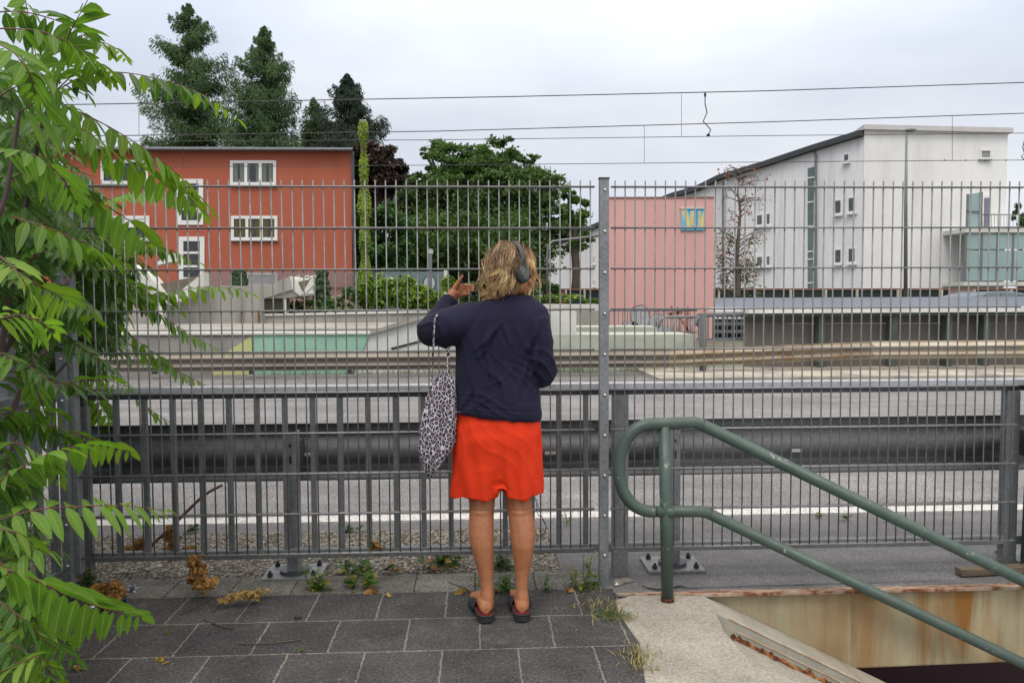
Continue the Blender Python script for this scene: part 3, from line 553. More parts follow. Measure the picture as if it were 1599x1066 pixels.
tube_rail('tube_railing', 'thick bent tube railing with bars beside the brown barrier', 12.0, 1087, 1162, 492, 533, (), 0.038, 10, 0.014)
solo('steel_post', MB().pbox(1095, 489, 1103, 578, 11.3, 0.12), M_GALV, 'stout grey steel post rising behind the rusty start of the crash barrier', 'post')
# brown barrier on the right
M_BROWNP = simple('brown_grey_panel', (0.17, 0.15, 0.125), (0.12, 0.105, 0.088), 0.8, 0.75, bump=0.08, bs=20)
M_GPOST = simple('weathered_green_post', (0.11, 0.14, 0.11), (0.06, 0.075, 0.06), 3, 0.7)
nb = thing('barrier_wall', 'long brown grey panel barrier with green posts and a pale metal top rail', 'barrier')
for x0, x1 in ((1163, 1272), (1273, 1387), (1388, 1474), (1475, 1535), (1536, 1640), (1641, 1800), (1801, 2100)):
    part('panel', MB().pp([(x0, 505), (x1, 505), (x1, 572), (x0, 572)], 11.65, 0.06), M_BROWNP, nb); part('panel', MB().pp([(x0, 492), (x1, 492), (x1, 504.6), (x0, 504.6)], 11.68, 0.06), M_BROWNP, nb)
for px in (1281, 1393, 1479, 1537, 1680, 1900):
    a_ = at(px-6, 577, 11.5); c_ = at(px+5, 490, 11.5); part('post', MB().box((a_[0], 11.42, a_[2]-0.02), (c_[0], 11.6, c_[2])), M_GPOST, nb)
a_ = at(1163, 489, 11.5); part('top_rail', MB().box((a_[0], 11.25, a_[2]), (30, 11.75, a_[2]+0.10)), simple('white_metal_cap', (0.72, 0.71, 0.68), (0.5, 0.49, 0.45), 1.4, 0.5), nb)
part('under_rail', MB().box((a_[0], 11.35, a_[2]-0.06), (30, 11.7, a_[2]-0.002)), M_GPOST, nb)
part('top_rail', MB().pp([(1090, 490), (1163, 487), (1163, 491), (1090, 493)], 11.6, 0.1), M_GALVL, nb)
bb_ = thing('blue_grey_barrier', 'smooth blue grey metal barrier strip behind the brown panel barrier', 'barrier')
part('panel', MB().pp([(1116, 465), (2100, 461), (2100, 482), (1116, 480)], 16.0, 0.08), simple('blue_grey_sheet', (0.24, 0.26, 0.30), (0.2, 0.22, 0.255), 0.8, 0.45, bump=0.05), bb_)
part('white_cap', MB().pp([(1116, 480.3), (2100, 482.3), (2100, 488), (1116, 486)], 15.4, 0.6), simple('white_cap', (0.8, 0.8, 0.8), (0.7, 0.7, 0.68), 1), bb_)
ds = thing('slatted_shutter', 'black and grey horizontal shutter behind the thick tube railing', 'shutter')
part('dark_panel', MB().pp([(1117, 498), (1162, 498), (1162, 530), (1117, 530)], 13.6, 0.05), simple('dark_panel', (0.012, 0.012, 0.016)), ds)
for y in (500, 512, 524): part('slat', MB().pp([(1117, y+3), (1162, y+3), (1162, y+8), (1117, y+8)], 13.5, 0.05), M_GALV, ds)
# green fence strip far behind
gf = thing('green_screen_fence', 'dark green screen fence with brown top rail and cream posts before the white building', 'fence')
part('screen', MB().pp([(846, 453), (2300, 452), (2300, 468), (846, 480)], 31, 0.05), simple('dark_green_screen', (0.015, 0.03, 0.026), (0.01, 0.02, 0.018), 1), gf)
part('top_rail', MB().pp([(846, 450.5), (2300, 449.5), (2300, 452.3), (846, 453.3)], 30.95, 0.15), simple('brown_rail', (0.2, 0.1, 0.07)), gf)
for px in (884, 913, 1123, 1179, 1235, 1290, 1339, 1403, 1417, 1471, 1522, 1580): part('post', MB().pbox(px-1.4, 452, px+1.4, 468, 30.85, 0.1), simple('cream_post', (0.5, 0.46, 0.38)), gf)
part('red_panel', MB().pbox(853, 455, 882, 476, 30.8, 0.04), simple('dull_red_panel', (0.24, 0.1, 0.09)), gf)
part('red_panel', MB().pbox(1481, 453, 1520, 466, 30.8, 0.04), simple('dull_mauve_panel', (0.24, 0.16, 0.16)), gf)
# parked car far right
car = thing('parked_car', 'grey blue car with curved roof parked behind the barrier at the right edge', 'car')
CY = 22; M_CAR = simple('grey_blue_car_paint', (0.13, 0.17, 0.22), (0.12, 0.155, 0.2), 1, 0.25, metal=0.3, bump=0)
q = lambda x, y: at(x, y, CY)
prof = [(1485, 500), (1485, 472), (1508, 465), (1530, 458.5), (1548, 455), (1580, 454.5), (1600, 458), (1618, 466), (1640, 470), (1642, 500)]
part('body', MB().prism([q(*p) for p in prof], (0, 1.7, 0)), M_CAR, car, bevel=0.06)
gl = simple('car_glass', (0.2, 0.26, 0.28), (0.16, 0.2, 0.22), 1, 0.1, bump=0)
part('window', MB().pp([(1536, 465), (1546, 457.5), (1562, 457), (1562, 465)], CY-0.01, 0.01), gl, car); part('window', MB().pp([(1564, 465), (1564, 457), (1582, 457), (1590, 465)], CY-0.01, 0.01), gl, car)
part('windscreen', MB().pp([(1512, 465), (1533, 459.5), (1540, 459), (1531, 465)], CY-0.01, 0.01), simple('green_glass', (0.3, 0.4, 0.36), rough=0.15, bump=0), car)
for px in (1510, 1615): c_ = q(px, 497); part('wheel', MB().tube([c_+[0, -0.05, 0], c_+[0, 0.15, 0]], 0.3, 18), M_DBOLT, car)

# red building ---------------------------------------------------------------
rb = thing('red_apartment_building', 'flat roofed red rendered apartment building with white framed windows', 'building')
m = Mat('red_render', 0.88); c = m.ramp(m.noise(0.35, 8, 0.6), [(0.3, (0.35, 0.092, 0.05)), (0.7, (0.40, 0.112, 0.064))]); c = m.mix(m.ramp(m.noise(0.6, 8, 0.7, (2.2, 1, 0.22)), [(0.54, 0.0), (0.72, 0.35)]), c, (0.2, 0.065, 0.045)); m.base(c); m.bump(m.noise(12, 5), 0.3, 0.02); M_RED = m.m
BY = 36.0
f0 = [(-160, 231), (547.5, 233), (551, 490), (-160, 490)]; fr_ = [at(x, y, BY) for x, y in f0]; bk = [at(-100, 231, BY+12), at(550, 236, BY+12), at(554, 490, BY+12), at(-100, 490, BY+12)]
for p, r_ in zip(bk, fr_): p[2] = r_[2]
part('wall', MB().loft([fr_, bk]), M_RED, rb)
b = MB(); b.prism([at(-160, 231, BY-.35), at(549.5, 233.6, BY-.35), at(551, 233.6, BY+12), at(-100, 231, BY+12)], (0, 0, .1)); part('roof', b, simple('zinc_roof_edge', (0.33, 0.33, 0.35), (0.2, 0.2, 0.22), 1.5, 0.5), rb)
part('gutter', MB().tube([at(-160, 232, BY-0.4), at(549, 234, BY-0.4)], 0.07, 8), M_GALVD, rb)
part('downpipe', MB().tube([at(550.5, 236, BY-0.1), at(554, 440, BY-0.1)], 0.075, 8), M_GALVD, rb)
M_WF = simple('white_window_frame', (0.74, 0.74, 0.72), (0.66, 0.66, 0.64), 2, 0.5, bump=0)
M_PANE = simple('dark_window_glass', (0.02, 0.024, 0.024), (0.035, 0.04, 0.04), 0.6, 0.08, bump=0, spec=0.7)
M_CURW = simple('white_curtain', (0.20, 0.22, 0.20), (0.09, 0.1, 0.09), 4, 0.8, bump=0, stretch=(8, 1, 0.1))
M_CURY = simple('ochre_curtain', (0.14, 0.11, 0.035), (0.05, 0.04, 0.015), 4, 0.8, bump=0, stretch=(8, 1, 0.1))
def window(par, x0, y0, x1, y1, Y, cols=1, rows=1, pane=M_PANE, cur=None, fw=4.5, sill=True):
    b = MB(); b.pp([(x0, y0), (x1, y0), (x1, y0+fw), (x0, y0+fw)], Y-0.06, 0.058); b.pp([(x0, y1-fw), (x1, y1-fw), (x1, y1), (x0, y1)], Y-0.06, 0.058)
    xs = np.linspace(x0, x1-fw, cols+1); ys = np.linspace(y0, y1-fw, rows+1)
    for x in xs: b.pp([(x, y0+fw), (x+fw, y0+fw), (x+fw, y1-fw), (x, y1-fw)], Y-0.055, 0.053)
    for y in ys[1:-1]: b.pp([(x0+fw, y+fw*.3), (x1-fw, y+fw*.3), (x1-fw, y+fw*.8), (x0+fw, y+fw*.8)], Y-0.05, 0.046)
    w = part('window', b, M_WF, par)
    part('pane', MB().pp([(x0+fw*.9, y0+fw*.9), (x1-fw*.9, y0+fw*.9), (x1-fw*.9, y1-fw*.9), (x0+fw*.9, y1-fw*.9)], Y-0.012, 0.008), pane, w)
    if cur:
        for i in range(cols):
            a_, e_ = xs[i]+fw, xs[i+1]
            for s0, s1 in (((0.0, 0.42), (0.62, 1.0)) if i != 1 or cur is not M_CURW else ((0.0, 0.2), (0.75, 1.0))):
                part('curtain', MB().pp([(a_+(e_-a_)*s0, y0+fw), (a_+(e_-a_)*s1, y0+fw), (a_+(e_-a_)*s1, y1-fw), (a_+(e_-a_)*s0, y1-fw)], Y-0.022, 0.008), cur, w)
    if sill: part('sill', MB().pp([(x0-1, y1), (x1+1, y1), (x1+1, y1+1.6), (x0-1, y1+1.6)], Y-0.14, 0.138), simple('sill', (0.3, 0.3, 0.3)), w)
    return w
window(rb, 359, 250.5, 431, 289, BY, 3, 1, cur=M_CURW); window(rb, 360.5, 337, 433, 375, BY, 3, 1, cur=M_CURY)
window(rb, 157, 250, 231, 287, BY, 3); window(rb, 158, 337, 233, 376, BY, 3)
window(rb, 276, 279.5, 317, 351, BY, 1, 3, fw=7, sill=False); window(rb, 279, 369.5, 319, 440, BY, 1, 3, fw=7, sill=False)
window(rb, 40, 250, 100, 287, BY, 3); window(rb, 40, 337, 100, 376, BY, 3)
part('shutter', MB().pbox(186, 341, 230, 357, BY-0.03, 0.015), M_WF, rb)
window(rb, 384, 426, 433, 447, BY, 1, 1, pane=simple('pale_shutter', (0.35, 0.4, 0.4)), fw=3)
# glass barrier with spray paint in front
nbx = thing('glass_noise_barrier', 'tinted glass noise barrier with grey graffiti in front of the red building', 'barrier')
M_TG = glass('pink_grey_tinted_glass', (0.30, 0.24, 0.25), 0.1, 0.4); M_TG2 = glass('blue_green_tinted_glass', (0.16, 0.22, 0.22), 0.1, 0.75)
NY = 20.5
for i, (x0, x1) in enumerate(((315, 384), (385, 449), (450, 500), (501, 553))): part('pane', MB().pp([(x0, 424), (x1, 424.5), (x1, 490), (x0, 490)], NY, 0.03), M_TG, nbx)
for i, (x0, x1) in enumerate(((554, 590), (591, 640), (641, 693))): part('pane', MB().pp([(x0, 424), (x1, 424), (x1, 490), (x0, 490)], NY, 0.03), M_TG2, nbx)
part('end_post', MB().pbox(693, 422, 699, 490, NY-0.1, 0.2), M_WHITEC, nbx)
part('rail', MB().pp([(315, 448.5), (553, 448.5), (553, 449.6), (315, 449.6)], NY-0.03, 0.028), M_GALVD, nbx)
M_SPR = simple('silver_spray', (0.42, 0.46, 0.46), (0.34, 0.38, 0.38), 5); M_SPRD = simple('black_spray', (0.03, 0.035, 0.035))
def disc(cx, cy, rx, ry): return [(cx+rx*math.cos(a_), cy+ry*math.sin(a_)) for a_ in np.linspace(0, 2*math.pi, 20, endpoint=False)]
for cx, cy, rx, ry in ((670.5, 442, 10, 12.5), (641, 439, 5, 6), (650, 441, 4, 5), (676, 457, 8, 6)):
    part('graffiti', MB().pp(disc(cx, cy, rx, ry), NY-0.004, 0.003), M_SPRD, nbx); part('graffiti', MB().pp(disc(cx, cy, rx*.86, ry*.86), NY-0.008, 0.003), M_SPR, nbx); part('graffiti', MB().pp(disc(cx, cy, rx*.45, ry*.5), NY-0.0115, 0.003), simple('pale_spray', (0.55, 0.58, 0.58)), nbx)
for st_ in ([(588, 440), (594, 436), (602, 438), (610, 435), (618, 438)], [(458, 448), (462, 434), (466, 430), (468, 446)], [(472, 446), (476, 433), (481, 431), (482, 440)], [(484, 434), (494, 431)], [(489, 432), (488, 450)]):
    part('graffiti', MB().tube([at(x, y, NY-0.006) for x, y in st_], 0.05, 6), simple('white_spray', (0.6, 0.62, 0.6)), nbx)
solo('utility_box', MB().pbox(660, 467, 712, 484, 18.6, 0.6), simple('dark_grey_box', (0.05, 0.052, 0.055)), 'dark grey flat utility box in front of the graffiti barrier', 'utility box', bevel=0.03)

# white building -------------------------------------------------------------
wb = thing('white_apartment_building', 'long pale grey rendered building with sloping roof, small windows and glazed balcony', 'building')
m = Mat('pale_grey_render', 0.88); c = m.ramp(m.noise(0.3, 8, 0.62, (1, 1, 0.3)), [(0.3, (0.64, 0.64, 0.645)), (0.7, (0.75, 0.75, 0.75))])
c = m.mix(m.ramp(m.noise(0.5, 8, 0.7, (2.5, 2.5, 0.25)), [(0.50, 0.0), (0.70, 0.5)]), c, (0.38, 0.38, 0.39)); m.base(c); m.bump(m.noise(10, 5), 0.2, 0.02); M_WR = m.m
m = Mat('pale_grey_render_front', 0.88); c = m.ramp(m.noise(0.5, 8, 0.62), [(0.3, (0.69, 0.685, 0.67)), (0.7, (0.78, 0.775, 0.76))])
c = m.mix(m.ramp(m.noise(0.45, 8, 0.7, (1.5, 1.5, 0.3)), [(0.5, 0.0), (0.72, 0.4)]), c, (0.45, 0.45, 0.44))
m.base(c); m.bump(m.noise(10, 5), 0.2, 0.02); M_WR2 = m.m
CX = 1350; WYc = 36.3
corner = at(CX, 300, WYc); dirL = np.array([-math.sin(0.412), math.cos(0.412)])
def onL(px, py, off=0.0):                      # a point of the left facade plane
    d = _ray(px, py); n_ = np.array([dirL[1], -dirL[0]]); k = ((corner[:2]-CAM[:2])@n_+off)/(d[:2]@n_); return CAM+d*k
nL = np.array([-dirL[1], dirL[0], 0])          # pointing into the building is +(-nL)?; chosen so facade trim can stand proud
if nL@(CAM-corner) < 0: nL = -nL
topl = [(1350, 213), (1273, 236), (1199, 260), (1127, 281), (1090, 299), (1057, 307.5), (980, 336), (910, 365), (846, 388)]
tl = [onL(*p) for p in topl]; tl = [np.array([p[0], p[1], p[2]]) for p in tl]
b = MB(); n_ = len(tl); lo_ = [np.array([p[0], p[1], -0.05]) for p in tl]
ins = -nL*9
b.prism(tl+lo_[::-1], ins); part('long_wing', b, M_WR, wb)
b = MB()
for a_, c_ in zip(topl[:-1], topl[1:]):
    p, q_ = onL(*a_), onL(*c_); b.prism([p+nL*0.35+[0, 0, 0.02], q_+nL*0.35+[0, 0, 0.02], q_+nL*0.35+[0, 0, 0.3], p+nL*0.35+[0, 0, 0.3]], -nL*9.6)
part('sloping_roof', b, simple('dark_roof_edge', (0.05, 0.055, 0.06), (0.035, 0.04, 0.045), 1, 0.5), wb)
rc = [at(CX, 199, WYc), at(1574, 203, WYc+0.6)]
b = MB(); b.add([(rc[0][0], rc[0][1], -0.05), (rc[1][0], rc[1][1], -0.05), (rc[1][0]+1.5, rc[1][1]+9, -0.05), (rc[0][0]+ins[0]*0.2, rc[0][1]+9, -0.05)]+[(rc[0][0], rc[0][1], rc[0][2]), (rc[1][0], rc[1][1], rc[0][2]), (rc[1][0]+1.5, rc[1][1]+9, rc[0][2]), (rc[0][0]+ins[0]*0.2, rc[0][1]+9, rc[0][2])], [(3, 2, 1, 0), (4, 5, 6, 7), (0, 1, 5, 4), (1, 2, 6, 5), (2, 3, 7, 6), (3, 0, 4, 7)])
part('tall_wing', b, M_WR2, wb)
b = MB(); z_ = rc[0][2]; b.prism([(rc[0][0]-0.15, rc[0][1]-0.25, z_-0.14), (rc[1][0]+0.12, rc[1][1]-0.25, z_-0.14), (rc[1][0]+1.6, rc[1][1]+9, z_-0.14), (rc[0][0]+ins[0]*0.2-0.15, rc[0][1]+9, z_-0.14)], (0, 0, 0.24)); part('roof_fascia', b, simple('pale_fascia', (0.55, 0.53, 0.53), (0.48, 0.46, 0.46), 1), wb)
def lwin(x0, y0, x1, y1, rows=1, slope=0.10):
    dy = (x1-x0)*slope*(467-(y0+y1)/2)/150
    def quad(i, o): return [onL(x0+i, y0+i+dy/2)+nL*o, onL(x1-i, y0+i-dy/2)+nL*o, onL(x1-i, y1-i-dy/2)+nL*o, onL(x0+i, y1-i+dy/2)+nL*o]
    w = part('window', MB().prism(quad(0, 0.05), -nL*0.045), M_WF, wb); part('pane', MB().prism(quad(2.4, 0.06), -nL*0.005), simple('grey_window_glass', (0.14, 0.16, 0.17), (0.05, 0.06, 0.065), 1.2, 0.1, bump=0, spec=0.7), w)
    s_ = quad(0, 0.2); part('sill', MB().prism([s_[3]+[-0.05, 0, -0.1], s_[2]+[0.05, 0, -0.1], s_[2]+[0.05, 0, 0], s_[3]+[-0.05, 0, 0]], -nL*0.19), M_WR, w); return w
for r in ((1317, 239, 1328, 253), (1303, 311, 1316, 335), (1324, 307, 1338, 332), (1303, 388, 1316, 412), (1324, 386, 1338, 411), (1181, 334, 1193, 353), (1196, 332, 1205, 352), (1181, 399, 1193, 417), (1196, 398, 1205, 416), (926, 398, 930, 412), (926, 436, 930, 447)): lwin(*r)
st_ = part('stair_window', MB().prism([onL(1262, 263)+nL*0.04, onL(1273, 260)+nL*0.04, onL(1273, 452)+nL*0.04, onL(1262, 452)+nL*0.04], -nL*0.035), simple('green_grey_glass', (0.16, 0.22, 0.21), (0.1, 0.14, 0.14), 0.8, 0.15, bump=0), wb)
for y in (277, 315, 353, 392, 404, 441): part('frame_bar', MB().prism([onL(1262, y)+nL*0.07, onL(1273, y-1)+nL*0.07, onL(1273, y+1)+nL*0.07, onL(1262, y+2)+nL*0.07], -nL*0.028), M_WF, st_)
part('downpipe', MB().tube([onL(1273, 237)+nL*0.12, onL(1276, 244)+nL*0.12, onL(1276.5, 452)+nL*0.12], 0.06, 8), M_GALV, wb)
part('downpipe', MB().tube([onL(1131, 284)+nL*0.12, onL(1131, 452)+nL*0.12], 0.06, 8), M_GALV, wb)
window(wb, 1530.5, 233, 1549, 248.5, WYc+0.5, 1, 1, pane=simple('blind', (0.3, 0.3, 0.28)), fw=2.6)
BYc = WYc+0.35
bd = part('balcony_door', MB().pbox(1534, 304, 1548, 358, BYc, 0.2), M_WF, wb); part('pane', MB().pbox(1537, 309, 1545, 354, BYc-0.01, 0.008), simple('mauve_curtain_glass', (0.2, 0.2, 0.27)), bd)
M_FG = simple('frosted_green_glass', (0.30, 0.42, 0.40), (0.24, 0.34, 0.33), 0.7, 0.25, bump=0)
ba = part('balcony', MB().pp([(1508, 356), (1720, 356), (1720, 363), (1508, 363)], WYc-1.6, 2.0), M_WHITEC, wb)
part('lower_slab', MB().pp([(1506, 440), (1720, 440), (1720, 446), (1506, 446)], WYc-1.6, 2.0), M_WHITEC, wb)
for i in range(8):
    x = 1509+i*24.5
    for y0, y1 in ((365, 389), (391, 438)): part('glass_pane', MB().pp([(x, y0), (x+23, y0), (x+23, y1), (x, y1)], WYc-1.5, 0.04), M_FG, wb)
    part('mullion', MB().pbox(x-1.3, 363, x-0.1, 440, WYc-1.52, 0.08), M_GALV, wb)
part('screen', MB().pp([(1510, 304), (1533, 300), (1533, 355), (1510, 355)], WYc-0.9, 0.05), M_FG, wb)
for (x0, y0, x1, y1) in ((1510, 303, 1512, 355), (1531, 300, 1533.5, 355), (1510, 329, 1533, 331)): part('screen_frame', MB().pbox(x0, y0, x1, y1, WYc-0.96, 0.05), M_GALV, wb)
b = MB().tube([at(1534, 335, WYc-1.55), at(1720, 335, WYc-1.55)], 0.025, 6)
for k in range(38): b.tube([at(1534+k*4.8, 335, WYc-1.55), at(1534+k*4.8, 356, WYc-1.55)], 0.012, 4)
part('balustrade', b, M_GALVD, wb)

# lamps, wires ---------------------------------------------------------------
sl_ = thing('street_lamp', 'tall grey street lamp in front of the white building', 'street lamp')
LY = 30.0; part('pole', MB().tube([at(1414, 470, LY), at(1414.5, 320, LY), at(1415.5, 207, LY)], [0.085, 0.07, 0.045], 10), M_GALV, sl_, smooth=True)
a_, c_ = at(1414, 206, LY), at(1430, 201, LY); hd = MB().ell((a_+c_)/2, ((c_-a_)[0]*0.55, 0.16, 0.09), nu=14, nv=8); part('lamp_head', hd, M_GALV, sl_, smooth=True)
part('lamp_glass', MB().ell((a_+c_)/2+[0.05, 0, -0.05], ((c_-a_)[0]*0.35, 0.12, 0.06)), M_FG, sl_, smooth=True)
gl_ = thing('globe_lamp', 'small white globe lamp on a thin pole above the creeper hedge', 'lamp')
part('pole', MB().tube([at(672, 486, 19.5), at(672, 397, 19.5)], 0.05, 8), M_GALV, gl_); part('globe', MB().ell(at(672, 393.5, 19.5), (0.085, 0.085, 0.085)), M_WHITEC, gl_, smooth=True)
part('cap', MB().ell(at(672, 391, 19.5), (0.09, 0.09, 0.045)), M_GALVL, gl_, smooth=True)
cl_ = thing('curved_lamp_pole', 'thin grey pole bending over to the right beside the oak', 'lamp pole')
pts = [at(x, y, 26) for x, y in ((855, 470), (854.5, 400), (856, 384), (863, 377), (880, 374.5), (905, 372), (950, 366))]; part('pole', MB().tube(pts, 0.045, 8), M_GALV, cl_, smooth=True)
M_CABLE = simple('overhead_cable', (0.05, 0.05, 0.055), rough=0.5, metal=0.4, bump=0)
OY = 17.0
def ow(px, label, r=0.0105):
    pts = [at(x, y, OY) for x, y in px]; b = MB()
    for i in range(len(pts)-1):
        s_ = [pts[i]*(1-t)+pts[i+1]*t for t in np.linspace(0, 1, 12)]; b.tube(s_, r, 6)
    return solo('overhead_wire', b, M_CABLE, label, 'overhead wire', 'overhead wires above the railway')
ow([(-300, 168), (140, 163), (800, 151), (1200, 142), (1599, 129), (2000, 118)], 'highest overhead wire crossing the whole sky', 0.013)
ow([(-300, 216), (180, 212), (680, 205), (1199, 190.5), (1599, 177), (2000, 165)], 'second overhead wire from the top passing behind the lamp post ivy', 0.012)
ow([(-300, 228), (130, 221), (680, 218.5), (1199, 212), (1599, 208), (2000, 204)], 'third overhead wire from the top crossing the white facade below its roof', 0.009)
ow([(-300, 267), (150, 261), (680, 258), (1199, 253), (1599, 250), (2000, 247)], 'lowest overhead wire just above the mesh fence top', 0.009)
dr = [(1064, 147, 213, 'dropper wire left of the hanging hook'), (1487, 181, 250.5, 'dropper wire in front of the tall white wing'), (1006, 197, 254, 'dropper wire above the pink block'), (217, 163, 211, 'dropper wire beside the leftmost conifer'), (286, 221, 261, 'dropper wire in front of the red wall')]
for x, y0, y1, lb in dr: solo('dropper_wire', MB().tube([at(x, y0, OY), at(x, y1, OY)], 0.006, 5), M_CABLE, 'thin vertical '+lb, 'dropper wire', 'dropper wires between the overhead wires')
hk = thing('wire_tensioner', 'dark curled hanging hook between the two upper overhead wires', 'hook')
part('curl', MB().tube([at(x, y, OY) for x, y in ((1101, 144), (1101, 162), (1104, 176), (1098, 190), (1104, 196), (1110, 203), (1106, 210))], 0.014, 6), M_DBOLT, hk, smooth=True); part('weight', MB().ell(at(1106, 211, OY), (0.05, 0.05, 0.035)), M_DBOLT, hk); part('insulator', MB().tube([at(1101, 146, OY), at(1101, 151, OY)], 0.03, 8), M_DBOLT, hk)
hk2 = solo('wire_clip', MB().tube([at(x, y, OY) for x, y in ((1601, 215), (1597, 230), (1600, 240), (1595, 244), (1599, 250))], 0.012, 6), M_DBOLT, 'small bent wire clip at the right edge of the sky', 'clip')
b = MB()
for x in (1475, 1508, 1538, 1571): b.ell(at(x, 250.4, OY), (0.03, 0.02, 0.02), nu=8, nv=6)
solo('wire_clamp', b, M_DBOLT, 'row of small dark clamps on the lowest wire before the tall wing', 'clamp')

# ================================================================== TREES
def rand_dirs(n): return unit(rng.normal(size=(n, 3)))
def leaf_quads(name, P, size, up=0.3, asp=0.55):
    n = len(P); nrm = unit(rand_dirs(n)+np.array([0, -0.25, up])); t = unit(np.cross(nrm, rand_dirs(n))); v = np.cross(nrm, t); s = size*(0.6+0.8*rng.random((n, 1)))
    return quads(name, P, t*s, v*s*asp)
def clump_points(c, r, n, nclump, spread=0.28, shell=0.75):
    cc = rand_dirs(nclump)*(shell+(1-shell)*rng.random((nclump, 1))**0.5)*np.array(r)+c; i = rng.integers(0, nclump, n)
    return cc[i]+rng.normal(size=(n, 3))*np.array(r)*spread*np.array([1, 1, 0.6])*(0.5+rng.random(nclump)[i][:, None])
def broadleaf(name, label, blobs, Y, base, n, size, mat, cat='tree', trunk_r=0.3, bark=None, dens=0.13, group=None):
    t = thing(name, label, cat, group); P = []; sc = (Y+3.9)/FPX; area = sum(b_[2]*b_[3] for b_ in blobs); cs = []
    for cx, cy, rx, ry in blobs:
        c = at(cx, cy, Y+rng.uniform(-1, 1)*rx*sc*0.3); k = max(40, int(n*rx*ry/area)); r = (rx*sc*0.85, rx*sc*0.85, ry*sc*0.85); cs.append((c, r))
        P.append(clump_points(c, r, k, max(10, int(rx*ry/42)), dens, 0.55))
    part('crown', leaf_quads('crown', np.concatenate(P), size), mat, t)
    bs = at(base[0], base[1], Y); bs[2] = 0; b = MB(); top = cs[0][0]
    b.tube([bs, bs*0.6+top*0.4+[0.1, 0, 0], bs*0.25+top*0.75, top], [trunk_r, trunk_r*.8, trunk_r*.5, trunk_r*.15], 8)
    for c, r in cs[1:]:
        s_ = bs*0.55+top*0.45; b.tube([s_, (s_+c)/2+[0, 0, -0.2], c+[0, 0, r[2]*.4]], [trunk_r*.45, trunk_r*.25, 0.03], 6)
        for _ in range(3): e = c+rand_dirs(1)[0]*np.array(r)*0.8; b.tube([(s_+c)/2, (c+e)/2, e], [trunk_r*.2, trunk_r*.12, 0.02], 5)
    part('trunk', b, bark or M_BARK, t, smooth=True); return t
M_BARK = simple('bark', (0.09, 0.07, 0.05), (0.05, 0.04, 0.03), 5, 0.9, bump=0.5, bs=20, bd=0.03)
M_OAK = leafmat('oak_leaves', (0.042, 0.092, 0.026), (0.09, 0.155, 0.042), 0.28, patch=0.45, rough=.75)
M_COP = leafmat('copper_leaves', (0.03, 0.02, 0.018), (0.06, 0.036, 0.03), 0.15, patch=0.5)
M_SHR = leafmat('shrub_leaves', (0.03, 0.085, 0.02), (0.06, 0.14, 0.03), 0.25, patch=0.5)
M_LAR = leafmat('larch_needles', (0.045, 0.09, 0.04), (0.085, 0.14, 0.055), 0.25, patch=0.3, rough=.85)
M_SPR2 = leafmat('spruce_needles', (0.018, 0.034, 0.024), (0.036, 0.056, 0.035), 0.1, patch=0.4, rough=.85)
M_VINE = leafmat('yellow_green_creeper', (0.13, 0.22, 0.025), (0.26, 0.34, 0.04), 0.3, patch=0.8)
M_HEDG = leafmat('creeper_hedge_leaves', (0.07, 0.15, 0.02), (0.15, 0.25, 0.035), 0.3, patch=0.8)
broadleaf('oak_tree', 'large dark green oak tree with uneven crown behind the person', [(760, 335, 100, 95), (745, 262, 60, 38), (815, 300, 60, 48), (690, 300, 45, 45), (860, 350, 50, 40), (700, 248, 45, 32), (785, 245, 40, 34), (845, 295, 42, 30), (885, 340, 34, 28), (870, 385, 40, 24), (640, 350, 45, 45), (700, 400, 90, 45), (790, 420, 80, 45), (668, 240, 16, 10), (830, 250, 15, 10), (740, 290, 70, 45), (615, 330, 18, 22), (680, 440, 70, 40), (800, 455, 70, 30), (740, 380, 120, 70), (660, 300, 40, 40), (730, 455, 60, 30)], 42, (765, 480), 100000, 0.125, M_OAK, trunk_r=0.4)
broadleaf('copper_beech', 'dark purple copper beech tree beside the red building', [(590, 270, 30, 42), (622, 280, 30, 26), (575, 300, 20, 40), (600, 245, 22, 20), (610, 262, 26, 24), (565, 330, 22, 60), (562, 270, 20, 40), (580, 240, 26, 26), (632, 288, 20, 14)], 46, (585, 470), 34000, 0.13, M_COP)
broadleaf('acacia_tree', 'mid green bushy tree behind the ivy covered lamp post', [(605, 370, 45, 58), (575, 400, 25, 60), (625, 410, 35, 45), (600, 335, 25, 25), (610, 440, 50, 40), (562, 400, 18, 80), (570, 440, 25, 40)], 38, (600, 470), 34000, 0.11, M_SHR)
broadleaf('lime_tree', 'lighter green tree at the right side of the oak', [(900, 330, 22, 30), (888, 300, 12, 14), (905, 375, 20, 18)], 39, (895, 470), 5500, 0.12, leafmat('lime_leaves', (0.05, 0.11, 0.025), (0.09, 0.17, 0.03), 0.3))
broadleaf('distant_tree', 'small green tree behind the balcony at the right edge', [(1592, 338, 12, 22), (1610, 360, 25, 30)], 52, (1595, 470), 2500, 0.14, M_SHR)
broadleaf('dark_shrubbery', 'dark green shrubbery below the oak at the right of the person', [(850, 445, 16, 14), (838, 425, 14, 14), (868, 452, 12, 8), (800, 455, 50, 22), (740, 460, 50, 22)], 30, (850, 470), 9000, 0.09, M_OAK, cat='shrub', trunk_r=0.08)
